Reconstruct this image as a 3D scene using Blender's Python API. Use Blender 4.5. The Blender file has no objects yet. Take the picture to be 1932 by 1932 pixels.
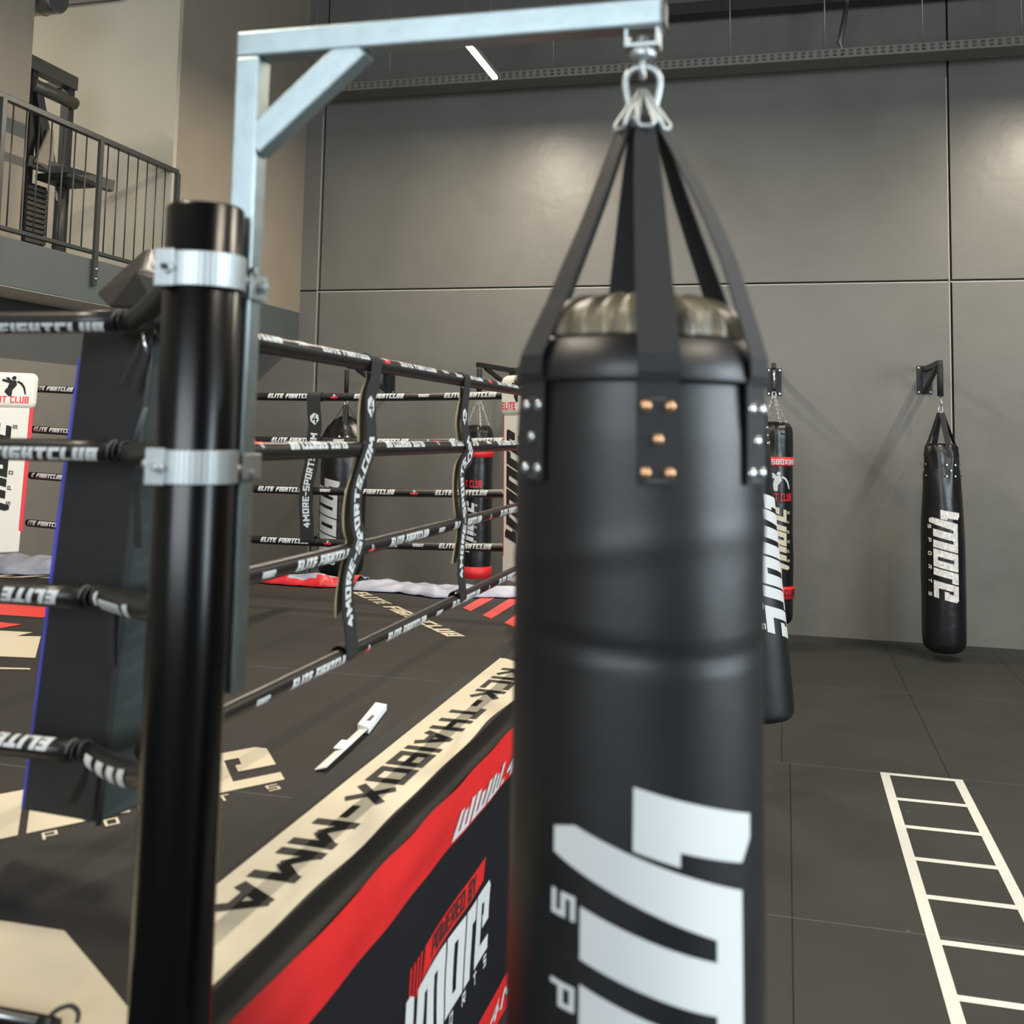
import bpy, bmesh, math, random
from mathutils import Vector as V, Matrix, noise
S = bpy.context.scene
COL = S.collection
random.seed(4)
PI = math.pi
sin, cos = math.sin, math.cos

# ------------------------------------------------------------------ camera
yaw, pitch, roll = .25454, .08662, .01942
CAM = V((0, 0, 1.95))
fwd = V((-sin(yaw)*cos(pitch), cos(yaw)*cos(pitch), sin(pitch)))
r0 = V((cos(yaw), sin(yaw), 0)); u0 = r0.cross(fwd)
rr = cos(roll)*r0 + sin(roll)*u0; uu = -sin(roll)*r0 + cos(roll)*u0
cd = bpy.data.cameras.new('camera'); cam = bpy.data.objects.new('camera', cd); COL.objects.link(cam)
M = Matrix((rr, uu, -fwd)).transposed().to_4x4(); M.translation = CAM
cam.matrix_world = M
cd.sensor_width = 36; cd.lens = 1990/1932*36; cd.shift_y = -322/1932
cd.clip_start = .02; cd.clip_end = 100
cd.dof.use_dof = True; cd.dof.focus_distance = 6.5; cd.dof.aperture_fstop = 3.6
S.camera = cam

# ------------------------------------------------------------------ world, exposure, large lights
w = bpy.data.worlds.new('world'); S.world = w; w.use_nodes = True
w.node_tree.nodes['Background'].inputs[0].default_value = (.80, .88, 1, 1)
w.node_tree.nodes['Background'].inputs[1].default_value = .8
S.view_settings.view_transform = 'Standard'; S.view_settings.look = 'None'
S.view_settings.exposure = .66; S.view_settings.gamma = 1

def area(name, loc, target, sx, sy, power, col):
    l = bpy.data.lights.new(name, 'AREA'); l.shape = 'RECTANGLE'; l.size = sx; l.size_y = sy
    l.energy = power; l.color = col
    o = bpy.data.objects.new(name, l); COL.objects.link(o); o.location = loc
    o.rotation_euler = (V(target)-V(loc)).to_track_quat('-Z', 'Y').to_euler()
    return o
area('daylight_right', (7.2, 1.5, 3.0), (-1.0, 2.6, 1.6), 5.2, 3.3, 500, (.80, .92, 1))
area('daylight_behind', (-1.3, -5.9, 3.5), (-1.2, 4.5, 1.6), 6.4, 3.3, 330, (.86, .94, 1))

# ------------------------------------------------------------------ materials
def lin(h):
    h = h.lstrip('#'); c = [int(h[i:i+2], 16)/255 for i in (0, 2, 4)]
    return tuple((x/12.92 if x <= .04045 else ((x+.055)/1.055)**2.4) for x in c) + (1,)
MATS = {}
def mat(name, col, rough=.5, metal=0, var=0, vscale=6, bump=0, bscale=40, emit=0, col2=None, coat=0, spec=.5):
    m = bpy.data.materials.new(name); m.use_nodes = True; nt = m.node_tree; N = nt.nodes
    b = N['Principled BSDF']; c = lin(col) if isinstance(col, str) else tuple(col)+(1,)
    b.inputs['Base Color'].default_value = c; b.inputs['Roughness'].default_value = rough
    b.inputs['Metallic'].default_value = metal; b.inputs['Coat Weight'].default_value = coat
    b.inputs['Specular IOR Level'].default_value = spec
    tc = N.new('ShaderNodeTexCoord')
    if var or col2:
        n = N.new('ShaderNodeTexNoise'); n.inputs['Scale'].default_value = vscale; n.inputs['Detail'].default_value = 6
        nt.links.new(tc.outputs['Object'], n.inputs['Vector'])
        r = N.new('ShaderNodeValToRGB'); r.color_ramp.elements[0].position = .3; r.color_ramp.elements[1].position = .7
        c2 = lin(col2) if col2 else tuple(min(1, x*(1+var)) for x in c[:3])+(1,)
        r.color_ramp.elements[0].color = tuple(x*(1-var) for x in c[:3])+(1,) if not col2 else c
        r.color_ramp.elements[1].color = c2
        nt.links.new(n.outputs['Fac'], r.inputs['Fac']); nt.links.new(r.outputs['Color'], b.inputs['Base Color'])
        mr = N.new('ShaderNodeMapRange'); mr.inputs['To Min'].default_value = max(.03, rough-.08); mr.inputs['To Max'].default_value = min(1, rough+.08)
        nt.links.new(n.outputs['Fac'], mr.inputs['Value']); nt.links.new(mr.outputs['Result'], b.inputs['Roughness'])
    if bump:
        n2 = N.new('ShaderNodeTexNoise'); n2.inputs['Scale'].default_value = bscale; n2.inputs['Detail'].default_value = 5
        nt.links.new(tc.outputs['Object'], n2.inputs['Vector'])
        bp = N.new('ShaderNodeBump'); bp.inputs['Strength'].default_value = bump; bp.inputs['Distance'].default_value = .02
        nt.links.new(n2.outputs['Fac'], bp.inputs['Height']); nt.links.new(bp.outputs['Normal'], b.inputs['Normal'])
    if emit:
        b.inputs['Emission Color'].default_value = c; b.inputs['Emission Strength'].default_value = emit
    MATS[name] = m
    return m
mat('concrete', '#6a6862', .38, var=.09, vscale=1.3, bump=.30, bscale=3.2)
mat('concrete_upper', '#70706a', .5, var=.08, vscale=1.3, bump=.08, bscale=5)
mat('joint_dark', '#141413', .8)
mat('caulk', '#a8a59b', .6)
mat('plaster_light', '#b2aa97', .65, var=.04, vscale=2)
mat('plaster_taupe', '#8f8475', .6, var=.04, vscale=2)
mat('slab_grey', '#4f5655', .6, var=.04, vscale=3)
mat('slab_wall', '#77736b', .55, var=.05, vscale=3)
mat('dark_paint_and_shade', '#2a2a29', .6)
mat('ceiling_dark', '#302c28', .8)
mat('soffit', '#d8d0c0', .7)
mat('rail_metal', '#3f4140', .4, metal=.3)
mat('black_metal', '#17191b', .4, metal=.2)
mat('machine_black', '#0f1013', .5)
mat('machine_grey', '#403e39', .45)
mat('pole_black', '#050506', .25, spec=.38)
mat('galvanised', '#98a5a8', .40, metal=.8, var=.10, vscale=22, bump=.02, bscale=60)
mat('zinc', '#a9b0b1', .42, metal=.7)
mat('vinyl', '#111315', .43, var=.12, vscale=5, bump=.06, bscale=9)
mat('vinyl_old', '#131416', .33, var=.15, vscale=8, bump=.15, bscale=14)
mat('vinyl_cap', '#7d745f', .42, col2='#3a352b', vscale=16, bump=.2, bscale=18)
mat('webbing', '#181a1c', .75, bump=.15, bscale=260)
mat('webbing_tan', '#a3977b', .8, bump=.15, bscale=200)
mat('stitch', '#4d5255', .8)
mat('copper', '#c49a74', .3, metal=.8)
mat('steel', '#c9cccd', .25, metal=.9)
mat('rope_cover', '#131313', .38, bump=.05, bscale=60)
mat('white_print', '#c2c6c6', .5)
mat('white_worn', '#efeeea', .6, col2='#b9b7b2', vscale=40)
mat('red_print', '#d8262c', .5)
mat('dark_red', '#8d1720', .5)
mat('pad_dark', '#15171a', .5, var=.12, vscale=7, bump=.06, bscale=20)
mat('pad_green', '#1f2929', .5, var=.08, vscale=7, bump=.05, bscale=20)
mat('pad_blue', '#3d40ac', .5)
mat('pad_white', '#d5d2c8', .5)
mat('pad_red', '#d2303c', .5)
mat('pad_cap', '#100e0d', .48, var=.1, vscale=9, bump=.06)
mat('canvas', '#282623', .72, var=.10, vscale=2.4, bump=.05, bscale=30, spec=.3)
mat('canvas_cream', '#c9c0a8', .42, var=.05, vscale=5, bump=.04, bscale=12)
mat('canvas_red', '#d83a31', .5)
mat('canvas_edge', '#1b1a18', .6, spec=.3, bump=.06, bscale=9)
mat('gloss_strip', '#060709', .5, spec=.3)
mat('skirt_navy', '#0a0c13', .6, spec=.3, bump=.08, bscale=6)
mat('skirt_red', '#c61f20', .42, var=.06, vscale=6, bump=.12, bscale=7)
mat('banner_pale', '#80869b', .5, col2='#b3b6c4', vscale=7)
mat('banner_red', '#c4232d', .45)
mat('tape_white', '#cccdc5', .6, var=.03, vscale=30)
mat('card_white', '#dfe4e6', .5)
mat('lamp_emit', (1, .90, .70), .5, emit=9)
mat('lamp_body', '#8c8a84', .5)
mat('tray_metal', '#6e6b62', .45, metal=.4)
mat('tray_light', '#8b887e', .4, metal=.4)
mat('duct_metal', '#8d8c86', .3, metal=.8)

def rubber_floor():
    m = bpy.data.materials.new('rubber_mats'); m.use_nodes = True; nt = m.node_tree; N = nt.nodes; L = nt.links
    b = N['Principled BSDF']; b.inputs['Roughness'].default_value = .7; b.inputs['Specular IOR Level'].default_value = .35
    tc = N.new('ShaderNodeTexCoord'); sp = N.new('ShaderNodeSeparateXYZ'); L.new(tc.outputs['Object'], sp.inputs[0])
    def math_(op, a, bb=None, c=None):
        n = N.new('ShaderNodeMath'); n.operation = op
        for i, q in enumerate((a, bb, c)):
            if q is None: continue
            if isinstance(q, (int, float)): n.inputs[i].default_value = q
            else: L.new(q, n.inputs[i])
        return n.outputs[0]
    # seams: along Y every .95 m (shifted 3 cm beyond Y=6.77), along X every 2.12 m
    shift = math_('MULTIPLY', math_('GREATER_THAN', sp.outputs[1], 6.77), .05)
    xs = math_('PINGPONG', math_('ADD', math_('SUBTRACT', sp.outputs[0], .02), shift), .475)
    ys = math_('PINGPONG', math_('SUBTRACT', sp.outputs[1], 6.77), 1.06)
    lx = math_('LESS_THAN', xs, .0035); ly = math_('LESS_THAN', ys, .0025)
    nz = N.new('ShaderNodeTexNoise'); nz.inputs['Scale'].default_value = 1.6; nz.inputs['Detail'].default_value = 8
    L.new(tc.outputs['Object'], nz.inputs['Vector'])
    cr = N.new('ShaderNodeValToRGB'); cr.color_ramp.elements[0].position = .3; cr.color_ramp.elements[1].position = .75
    cr.color_ramp.elements[0].color = lin('#2c2d2b'); cr.color_ramp.elements[1].color = lin('#353633')
    L.new(nz.outputs['Fac'], cr.inputs['Fac'])
    # small pale scuffs
    vz = N.new('ShaderNodeTexNoise'); vz.inputs['Scale'].default_value = 14; vz.inputs['Detail'].default_value = 3
    L.new(tc.outputs['Object'], vz.inputs['Vector'])
    sc = math_('MULTIPLY', math_('GREATER_THAN', vz.outputs['Fac'], .74), .25)
    m0 = N.new('ShaderNodeMix'); m0.data_type = 'RGBA'; L.new(sc, m0.inputs['Factor']); L.new(cr.outputs['Color'], m0.inputs['A']); m0.inputs['B'].default_value = lin('#77766f')
    m1 = N.new('ShaderNodeMix'); m1.data_type = 'RGBA'; L.new(lx, m1.inputs['Factor']); L.new(m0.outputs['Result'], m1.inputs['A']); m1.inputs['B'].default_value = lin('#0f0f0e')
    m2 = N.new('ShaderNodeMix'); m2.data_type = 'RGBA'; L.new(ly, m2.inputs['Factor']); L.new(m1.outputs['Result'], m2.inputs['A']); m2.inputs['B'].default_value = lin('#5a5953')
    L.new(m2.outputs['Result'], b.inputs['Base Color'])
    n2 = N.new('ShaderNodeTexNoise'); n2.inputs['Scale'].default_value = 120; L.new(tc.outputs['Object'], n2.inputs['Vector'])
    bp = N.new('ShaderNodeBump'); bp.inputs['Strength'].default_value = .06; L.new(n2.outputs['Fac'], bp.inputs['Height']); L.new(bp.outputs['Normal'], b.inputs['Normal'])
    MATS['rubber'] = m
rubber_floor()

# ------------------------------------------------------------------ mesh helpers
class MB:
    """collects geometry with several materials and links it as one mesh object"""
    def __init__(s): s.bm = bmesh.new(); s.mats = []
    def mi(s, m):
        if m not in s.mats: s.mats.append(m)
        return s.mats.index(m)
    def face(s, pts, m, smooth=False):
        vs = [s.bm.verts.new(V(p)) for p in pts]
        try: f = s.bm.faces.new(vs)
        except ValueError: return None
        f.material_index = s.mi(m); f.smooth = smooth
        return f
    def hexa(s, p, m):
        """8 points: 4 bottom ring, 4 top ring"""
        vs = [s.bm.verts.new(V(q)) for q in p]; k = s.mi(m)
        for idx in ((3, 2, 1, 0), (4, 5, 6, 7), (0, 1, 5, 4), (1, 2, 6, 5), (2, 3, 7, 6), (3, 0, 4, 7)):
            f = s.bm.faces.new([vs[i] for i in idx]); f.material_index = k
    def box(s, lo, hi, m):
        (a, b, c), (d, e, f) = lo, hi
        s.hexa([(a, b, c), (d, b, c), (d, e, c), (a, e, c), (a, b, f), (d, b, f), (d, e, f), (a, e, f)], m)
    def beam(s, p, q, wa, wb, m, up=(0, 0, 1)):
        p, q = V(p), V(q); d = (q-p).normalized(); up = V(up)
        if abs(d.dot(up)) > .98: up = V((0, 1, 0))
        a = d.cross(up).normalized()*wa/2; b = a.cross(d).normalized()*wb/2
        s.hexa([p-a-b, p+a-b, p+a+b, p-a+b, q-a-b, q+a-b, q+a+b, q-a+b], m)
    def tube(s, pts, r, m, seg=12, closed=False, caps=True):
        pts = [V(p) for p in pts]; n = len(pts); k = s.mi(m); rings = []
        up = None
        for i, p in enumerate(pts):
            a = pts[(i-1) % n] if (closed or i > 0) else p
            b = pts[(i+1) % n] if (closed or i < n-1) else p
            d = (b-a).normalized()
            if up is None: up = V((0, 0, 1)) if abs(d.z) < .9 else V((1, 0, 0))
            x = d.cross(up).normalized(); y = x.cross(d).normalized(); up = y
            rad = r[i] if isinstance(r, (list, tuple)) else r
            rings.append([s.bm.verts.new(p + rad*(cos(2*PI*j/seg)*x + sin(2*PI*j/seg)*y)) for j in range(seg)])
        R = range(n if closed else n-1)
        for i in R:
            A, B = rings[i], rings[(i+1) % n]
            for j in range(seg):
                f = s.bm.faces.new((A[j], A[(j+1) % seg], B[(j+1) % seg], B[j])); f.material_index = k; f.smooth = True
        if caps and not closed:
            for rg in (rings[0][::-1], rings[-1]):
                f = s.bm.faces.new(rg); f.material_index = k
    def lathe(s, prof, c, m, seg=48, fn=None, capb=True, capt=True):
        """prof: (radius, z); fn(theta, z, r) -> r"""
        k = s.mi(m); rings = []
        for r, z in prof:
            rg = []
            for j in range(seg):
                t = 2*PI*j/seg; q = fn(t, z, r) if fn else r
                rg.append(s.bm.verts.new((c[0]+q*sin(t), c[1]-q*cos(t), c[2]+z)))
            rings.append(rg)
        for A, B in zip(rings, rings[1:]):
            for j in range(seg):
                f = s.bm.faces.new((A[j], A[(j+1) % seg], B[(j+1) % seg], B[j])); f.material_index = k; f.smooth = True
        if capb: f = s.bm.faces.new(rings[0][::-1]); f.material_index = k
        if capt: f = s.bm.faces.new(rings[-1]); f.material_index = k
    def ribbon(s, pts, wvecs, nvecs, th, m):
        k = s.mi(m); rows = []
        for p, w_, n_ in zip(pts, wvecs, nvecs):
            p, w_, n_ = V(p), V(w_)/2, V(n_)*th/2
            rows.append([s.bm.verts.new(q) for q in (p-w_-n_, p+w_-n_, p+w_+n_, p-w_+n_)])
        for A, B in zip(rows, rows[1:]):
            for j in range(4):
                f = s.bm.faces.new((A[j], A[(j+1) % 4], B[(j+1) % 4], B[j])); f.material_index = k; f.smooth = False
        for rg in (rows[0][::-1], rows[-1]):
            f = s.bm.faces.new(rg); f.material_index = k
    def polys(s, plist, fn, m, grid=None, step=0):
        """flat (u,v) polygons, cut on a grid and mapped to 3-D by fn(u,v,lift)"""
        k = s.mi(m)
        for i, pl in enumerate(plist):
            t = bmesh.new()
            vs = [t.verts.new((p[0], p[1], 0)) for p in pl]
            try: t.faces.new(vs)
            except ValueError: t.free(); continue
            if grid:
                for ax in (0, 1):
                    g = grid[ax]
                    if not g: continue
                    a = min(p[ax] for p in pl); b = max(p[ax] for p in pl)
                    q = math.ceil(a/g)*g
                    while q < b:
                        nrm = (1, 0, 0) if ax == 0 else (0, 1, 0)
                        bmesh.ops.bisect_plane(t, geom=t.verts[:]+t.edges[:]+t.faces[:], plane_co=(q*nrm[0], q*nrm[1], 0), plane_no=nrm)
                        q += g
            bmesh.ops.triangulate(t, faces=t.faces[:])
            t.verts.index_update(); lift = i*step
            nv = [s.bm.verts.new(V(fn(v.co.x, v.co.y, lift))) for v in t.verts]
            for f in t.faces:
                try:
                    g = s.bm.faces.new([nv[v.index] for v in f.verts]); g.material_index = k; g.smooth = False
                except ValueError: pass
            t.free()
    def done(s, name, parent=None, bevel=0, seg=2, solid=False, fixn=True):
        if fixn and not getattr(s, 'keepn', False): bmesh.ops.recalc_face_normals(s.bm, faces=s.bm.faces[:])
        me = bpy.data.meshes.new(name); s.bm.to_mesh(me); s.bm.free()
        for m in s.mats: me.materials.append(MATS[m])
        o = bpy.data.objects.new(name, me); COL.objects.link(o)
        if bevel:
            md = o.modifiers.new('bevel', 'BEVEL'); md.width = bevel; md.segments = seg; md.limit_method = 'ANGLE'; md.angle_limit = .7
        if parent:
            o.parent = parent; o.matrix_parent_inverse = Matrix.Identity(4) if parent.type == 'MESH' else Matrix.Translation(-parent.location)
        return o
def tag(o, label=None, cat=None, group=None, kind=None):
    if label: o['label'] = label
    if cat: o['category'] = cat
    if group: o['group'] = group
    if kind: o['kind'] = kind
    return o
def thing(name, loc, label, cat, group=None):
    o = bpy.data.objects.new(name, None); COL.objects.link(o); o.location = loc; o.empty_display_size = .1
    return tag(o, label, cat, group)
def struct(mb, name, bevel=0): return tag(mb.done(name, bevel=bevel), kind='structure')

# ------------------------------------------------------------------ stroke lettering
G = {
 'A': (2.4, [[(0, 0), (1.2, 4), (2.4, 0)], [(.5, 1.2), (1.9, 1.2)]]),
 'B': (2, [[(0, 0), (0, 4), (2, 4), (2, 0), (0, 0)], [(0, 2), (2, 2)]]),
 'C': (2, [[(2, 4), (0, 4), (0, 0), (2, 0)]]),
 'D': (2, [[(0, 0), (0, 4), (2, 4), (2, 0), (0, 0)]]),
 'E': (1.8, [[(1.8, 4), (0, 4), (0, 0), (1.8, 0)], [(0, 2), (1.6, 2)]]),
 'F': (1.8, [[(1.8, 4), (0, 4), (0, 0)], [(0, 2), (1.5, 2)]]),
 'G': (2, [[(2, 4), (0, 4), (0, 0), (2, 0), (2, 2), (1.2, 2)]]),
 'H': (2, [[(0, 0), (0, 4)], [(2, 0), (2, 4)], [(0, 2), (2, 2)]]),
 'I': (0, [[(0, 0), (0, 4)]]),
 'J': (1.6, [[(1.6, 4), (1.6, 0), (0, 0)]]),
 'K': (2, [[(0, 0), (0, 4)], [(2, 4), (.5, 2), (2, 0)]]),
 'L': (1.7, [[(0, 4), (0, 0), (1.7, 0)]]),
 'M': (2.8, [[(0, 0), (0, 4), (1.4, 1.4), (2.8, 4), (2.8, 0)]]),
 'N': (2.2, [[(0, 0), (0, 4), (2.2, 0), (2.2, 4)]]),
 'O': (2, [[(0, 0), (0, 4), (2, 4), (2, 0), (0, 0)]]),
 'P': (2, [[(0, 0), (0, 4), (2, 4), (2, 1.7), (0, 1.7)]]),
 'R': (2, [[(0, 0), (0, 4), (2, 4), (2, 1.8), (0, 1.8)], [(.9, 1.8), (2, 0)]]),
 'S': (2, [[(2, 4), (0, 4), (0, 2), (2, 2), (2, 0), (0, 0)]]),
 'T': (2.2, [[(0, 4), (2.2, 4)], [(1.1, 4), (1.1, 0)]]),
 'U': (2, [[(0, 4), (0, 0), (2, 0), (2, 4)]]),
 'W': (3, [[(0, 4), (0, 0), (3, 0), (3, 4)], [(1.5, 0), (1.5, 3)]]),
 'X': (2.2, [[(0, 0), (2.2, 4)], [(0, 4), (2.2, 0)]]),
 'Y': (2.2, [[(0, 4), (1.1, 2), (2.2, 4)], [(1.1, 2), (1.1, 0)]]),
 '4': (2.2, [[(1.5, 4), (0, 1.3), (2.2, 1.3)], [(1.6, 2.6), (1.6, 0)]]),
 '-': (1.1, [[(0, 2), (1.1, 2)]]), '.': (0, [[(0, 0), (0, .05)]]), ' ': (.6, [])}
def text_polys(txt, h, t=.9, slant=0., wide=1., gap=.55, length=None):
    """strokes as quads in metres; returns (polys, total length)"""
    k = h/(4+t); out = []; x = t/2
    for ch in txt:
        wd, st = G[ch]
        for pl in st:
            for (ax, ay), (bx, by) in zip(pl, pl[1:]):
                a = V((x+ax*wide, ay+t/2)); b = V((x+bx*wide, by+t/2)); d = b-a
                if d.length < 1e-6: continue
                e = d.normalized(); n = V((-e.y, e.x))*t/2; orth = abs(e.x) < .01 or abs(e.y) < .01
                e = e*(t/2 if orth else t*.22)
                out.append([tuple(q) for q in (a-e-n, b+e-n, b+e+n, a-e+n)])
        x += wd*wide+t+gap
    L = x-gap-t/2
    sx = 1 if length is None else length/(L*k)
    return [[((px+py*slant)*k*sx, min(max(py, 0), 4+t)*k) for px, py in p] for p in out], L*k*sx
# the long-legged wordmark with its small extended word below; unit = letter height
LOGO = [[(-.42, .3), (-.03, .3), (-.04, .57), (-.444, .57)], [(-.444, .57), (-.13, .57), (-.17, 1.0), (-.34, 1.085), (-.49, 1.085)],
        [(0, 0), (.266, 0), (.335, .8), (.335, 1), (0, 1)], [(0, 0), (0, -.04), (.09, -.18), (.25, -.18), (.266, 0)], [(.335, .8), (1.26, .8), (1.26, 1), (.335, 1)],
        [(.47, 0), (.79, 0), (.79, .8), (.47, .8)], [(.94, 0), (1.26, 0), (1.26, .8), (.94, .8)],
        [(1.32, 0), (1.62, 0), (1.62, 1), (1.32, 1)], [(1.62, 0), (1.78, 0), (1.78, .18), (1.62, .18)], [(1.62, .82), (1.78, .82), (1.78, 1), (1.62, 1)], [(1.78, 0), (2.08, 0), (2.08, 1), (1.78, 1)],
        [(2.14, 0), (2.44, 0), (2.44, 1), (2.14, 1)], [(2.44, .72), (2.62, .72), (2.62, 1), (2.44, 1)],
        [(2.68, 0), (2.96, 0), (2.96, 1), (2.68, 1)], [(2.96, .78), (3.1, .78), (3.1, 1), (2.96, 1)], [(3.1, .42), (3.4, .42), (3.4, .9), (3.3, 1), (3.1, 1)],
        [(3.04, .42), (3.1, .42), (3.1, .6), (3.04, .6)], [(2.96, 0), (3.4, 0), (3.4, .2), (2.96, .2)]]
def logo_polys(h, sk=.33, mini=True, pitch=.55, first=.42, low=-.21):
    out = [[((u+sk*v)*h, v*h) for u, v in p] for p in LOGO]
    if mini:
        for i, ch in enumerate('SPORTS'):
            ps, L = text_polys(ch, .16, t=1.0, slant=.15, wide=1.9)
            out += [[((first+i*pitch+u)*h, (low+v)*h) for u, v in p] for p in ps]
    return out
SHIELD = [[(-.5, .33), (-.5, -.18), (0, -.62), (.5, -.18), (.5, .33), (0, .58)]]
FOUR = [[(.12, .36), (.3, .42), (-.12, -.04), (-.34, -.1)], [(-.3, -.13), (-.3, -.02), (.26, -.02), (.36, -.13)], [(.05, -.02), (.2, .2), (.2, -.4), (.02, -.48), (.05, -.1)]]
def fighter(k):   # small generic kicking-figure emblem: head, torso, arms, arc
    ps = [[(-.08, .38), (0, .5), (.1, .48), (.12, .36), (.02, .3)], [(-.2, .02), (-.1, .3), (.12, .3), (.16, .1), (.02, -.1), (-.2, -.1)],
          [(-.45, .26), (-.42, .36), (-.1, .28), (-.12, .16)], [(-.32, .4), (-.2, .44), (-.06, .3), (-.16, .26)], [(-.25, -.05), (.0, -.05), (-.02, -.4), (-.14, -.4), (-.32, -.2)],
          [(.14, .22), (.2, .3), (.38, .2), (.5, 0), (.56, -.3), (.5, -.3), (.42, -.02), (.3, .14)]]
    return [[(u*k, v*k) for u, v in p] for p in ps]
def place(plist, du, dv, rot=0, flip=False):
    c, s_ = cos(rot), sin(rot); out = []
    for p in plist:
        out.append([(du+c*u-s_*v, dv+s_*u+c*v) for u, v in p])
    return out

# =================================================================== SETTING
YW = 11.1
m = MB(); m.box((-12, -6, -.1), (7.5, 12, 0), 'rubber'); struct(m, 'floor')
# back wall: precast panels with open joints
m = MB()
m.box((-12, YW+.03, 0), (7.5, YW+.3, 7.6), 'joint_dark')
for xa, xb in ((-12, -5.20), (-5.18, 1.58), (1.60, 7.5)):
    for za, zb in ((0, 3.53), (3.55, 7.6)):
        m.box((xa, YW, za), (xb, YW+.06, zb), 'concrete')
for x in (-5.215, 1.575):
    m.box((x-.006, YW-.002, 0.0), (x+.004, YW+.002, 5.6), 'caulk')
m.box((-5.2, YW-.002, 3.518), (6, YW+.002, 3.53), 'caulk')
struct(m, 'wall_back')
# ceiling with joists
m = MB(); m.box((-12, -6, 7.6), (7.5, 12, 7.8), 'ceiling_dark')
for y in (-2, 1, 4, 7): m.box((-12, y, 7.3), (7.5, y+.2, 7.6), 'ceiling_dark')
struct(m, 'ceiling')
m = MB(); m.box((-5.4, YW-.3, 6.355), (7.5, YW-.12, 6.48), 'dark_paint_and_shade'); struct(m, 'trim_1')
# gallery on the left: closed taupe block, light end wall, pier, slab with fascia
m = MB(); m.box((-5.63, 8.46, 3.285), (-5.43, YW, 7.6), 'plaster_taupe'); struct(m, 'wall_left')
m = MB(); m.box((-12, 8.40, 3.285), (-5.432, 8.459, 7.6), 'plaster_light'); struct(m, 'wall_gallery')
m = MB(); m.box((-6.35, -6, 3.285), (-6.0, 7.18, 7.6), 'plaster_taupe')
m.box((-6.002, 5.5, 4.26), (-5.998, 7.17, 4.38), 'slab_grey'); struct(m, 'wall_pier')
m = MB(); m.box((-12, -6, 2.94), (-5.43, YW, 3.285), 'slab_grey')
m.box((-5.98, -6, 2.932), (-5.45, YW-.02, 2.94), 'soffit'); m.box((-12, -6, 2.90), (-6.0, YW-.02, 2.94), 'dark_paint_and_shade')
struct(m, 'floor_gallery')
m = MB(); m.box((-6.2, -6, 0), (-5.96, YW-.01, 2.9), 'slab_wall'); m.box((-5.965, -6, 2.80), (-5.955, YW-.02, 2.93), 'dark_paint_and_shade'); struct(m, 'wall_under_gallery')  # thin dark strip at the wall top paints in the shade below the soffit
m = MB(); m.box((-12, -6, 0), (-11.8, YW, 3.0), 'concrete'); struct(m, 'wall_far_left')
m = MB()
for lo, hi in (((7.3, -6, 0), (7.5, 12, 1.3)), ((7.3, -6, 4.7), (7.5, 12, 7.6)), ((7.3, 4.2, 1.3), (7.5, 12, 4.7)), ((7.3, -6, 1.3), (7.5, -1.2, 4.7))): m.box(lo, hi, 'concrete')
struct(m, 'wall_right')
m = MB()
for lo, hi in (((-12, -6.2, 0), (7.5, -6, 1.8)), ((-12, -6.2, 5.2), (7.5, -6, 7.6)), ((-12, -6.2, 1.8), (-4.6, -6, 5.2)), ((2.0, -6.2, 1.8), (7.5, -6, 5.2))): m.box(lo, hi, 'concrete')
struct(m, 'wall_front')
for n_, (fx, fy, ax_) in enumerate(((7.4, 1.5, 1), (-1.3, -6.1, 0))):
    m = MB()
    for i in range(5):
        o_ = -2.7+i*1.35 if ax_ else -3.3+i*1.65
        if ax_: m.box((fx-.04, fy+o_-.03, 1.3), (fx+.04, fy+o_+.03, 4.7), 'black_metal')
        else: m.box((fx+o_-.03, fy-.04, 1.8), (fx+o_+.03, fy+.04, 5.2), 'black_metal')
    struct(m, 'window_%d' % (n_+2))
m = MB(); m.box((-6.72, 8.36, 5.97), (-6.10, 8.40, 6.5), 'dark_paint_and_shade'); m.box((-6.76, 8.35, 5.94), (-6.06, 8.37, 5.98), 'rail_metal'); struct(m, 'window_1')

# =================================================================== GALLERY OBJECTS
t = thing('balcony_railing', (-5.45, 6.2, 3.0), 'grey steel railing with thin upright bars along the gallery edge', 'railing')
XR = -5.44
m = MB(); m.beam((XR, 3.0, 4.29), (XR, 8.49, 4.29), .05, .045, 'rail_metal'); m.done('top_rail', t, .004)
m = MB(); m.beam((XR, 3.0, 3.345), (XR, 8.44, 3.345), .045, .03, 'rail_metal'); m.done('bottom_rail', t, .003)
for y in (3.99, 5.1, 6.215, 7.33, 8.46):
    m = MB(); m.beam((XR+.032, y, 3.07), (XR+.032, y, 4.27), .03, .045, 'rail_metal', up=(0, 1, 0))
    for z in (3.12, 3.2): m.lathe([(.012, 0), (.012, .012)], (XR+.05, y, z), 'steel', 8)
    m.done('post', t, .002)
for a in (3.99, 5.1, 6.215, 7.33):
    for i in range(1, 8):
        y = a+i*1.115/8
        m = MB(); m.tube([(XR, y, 3.35), (XR, y, 4.28)], .006, 'rail_metal', 8); m.done('baluster', t)
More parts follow.
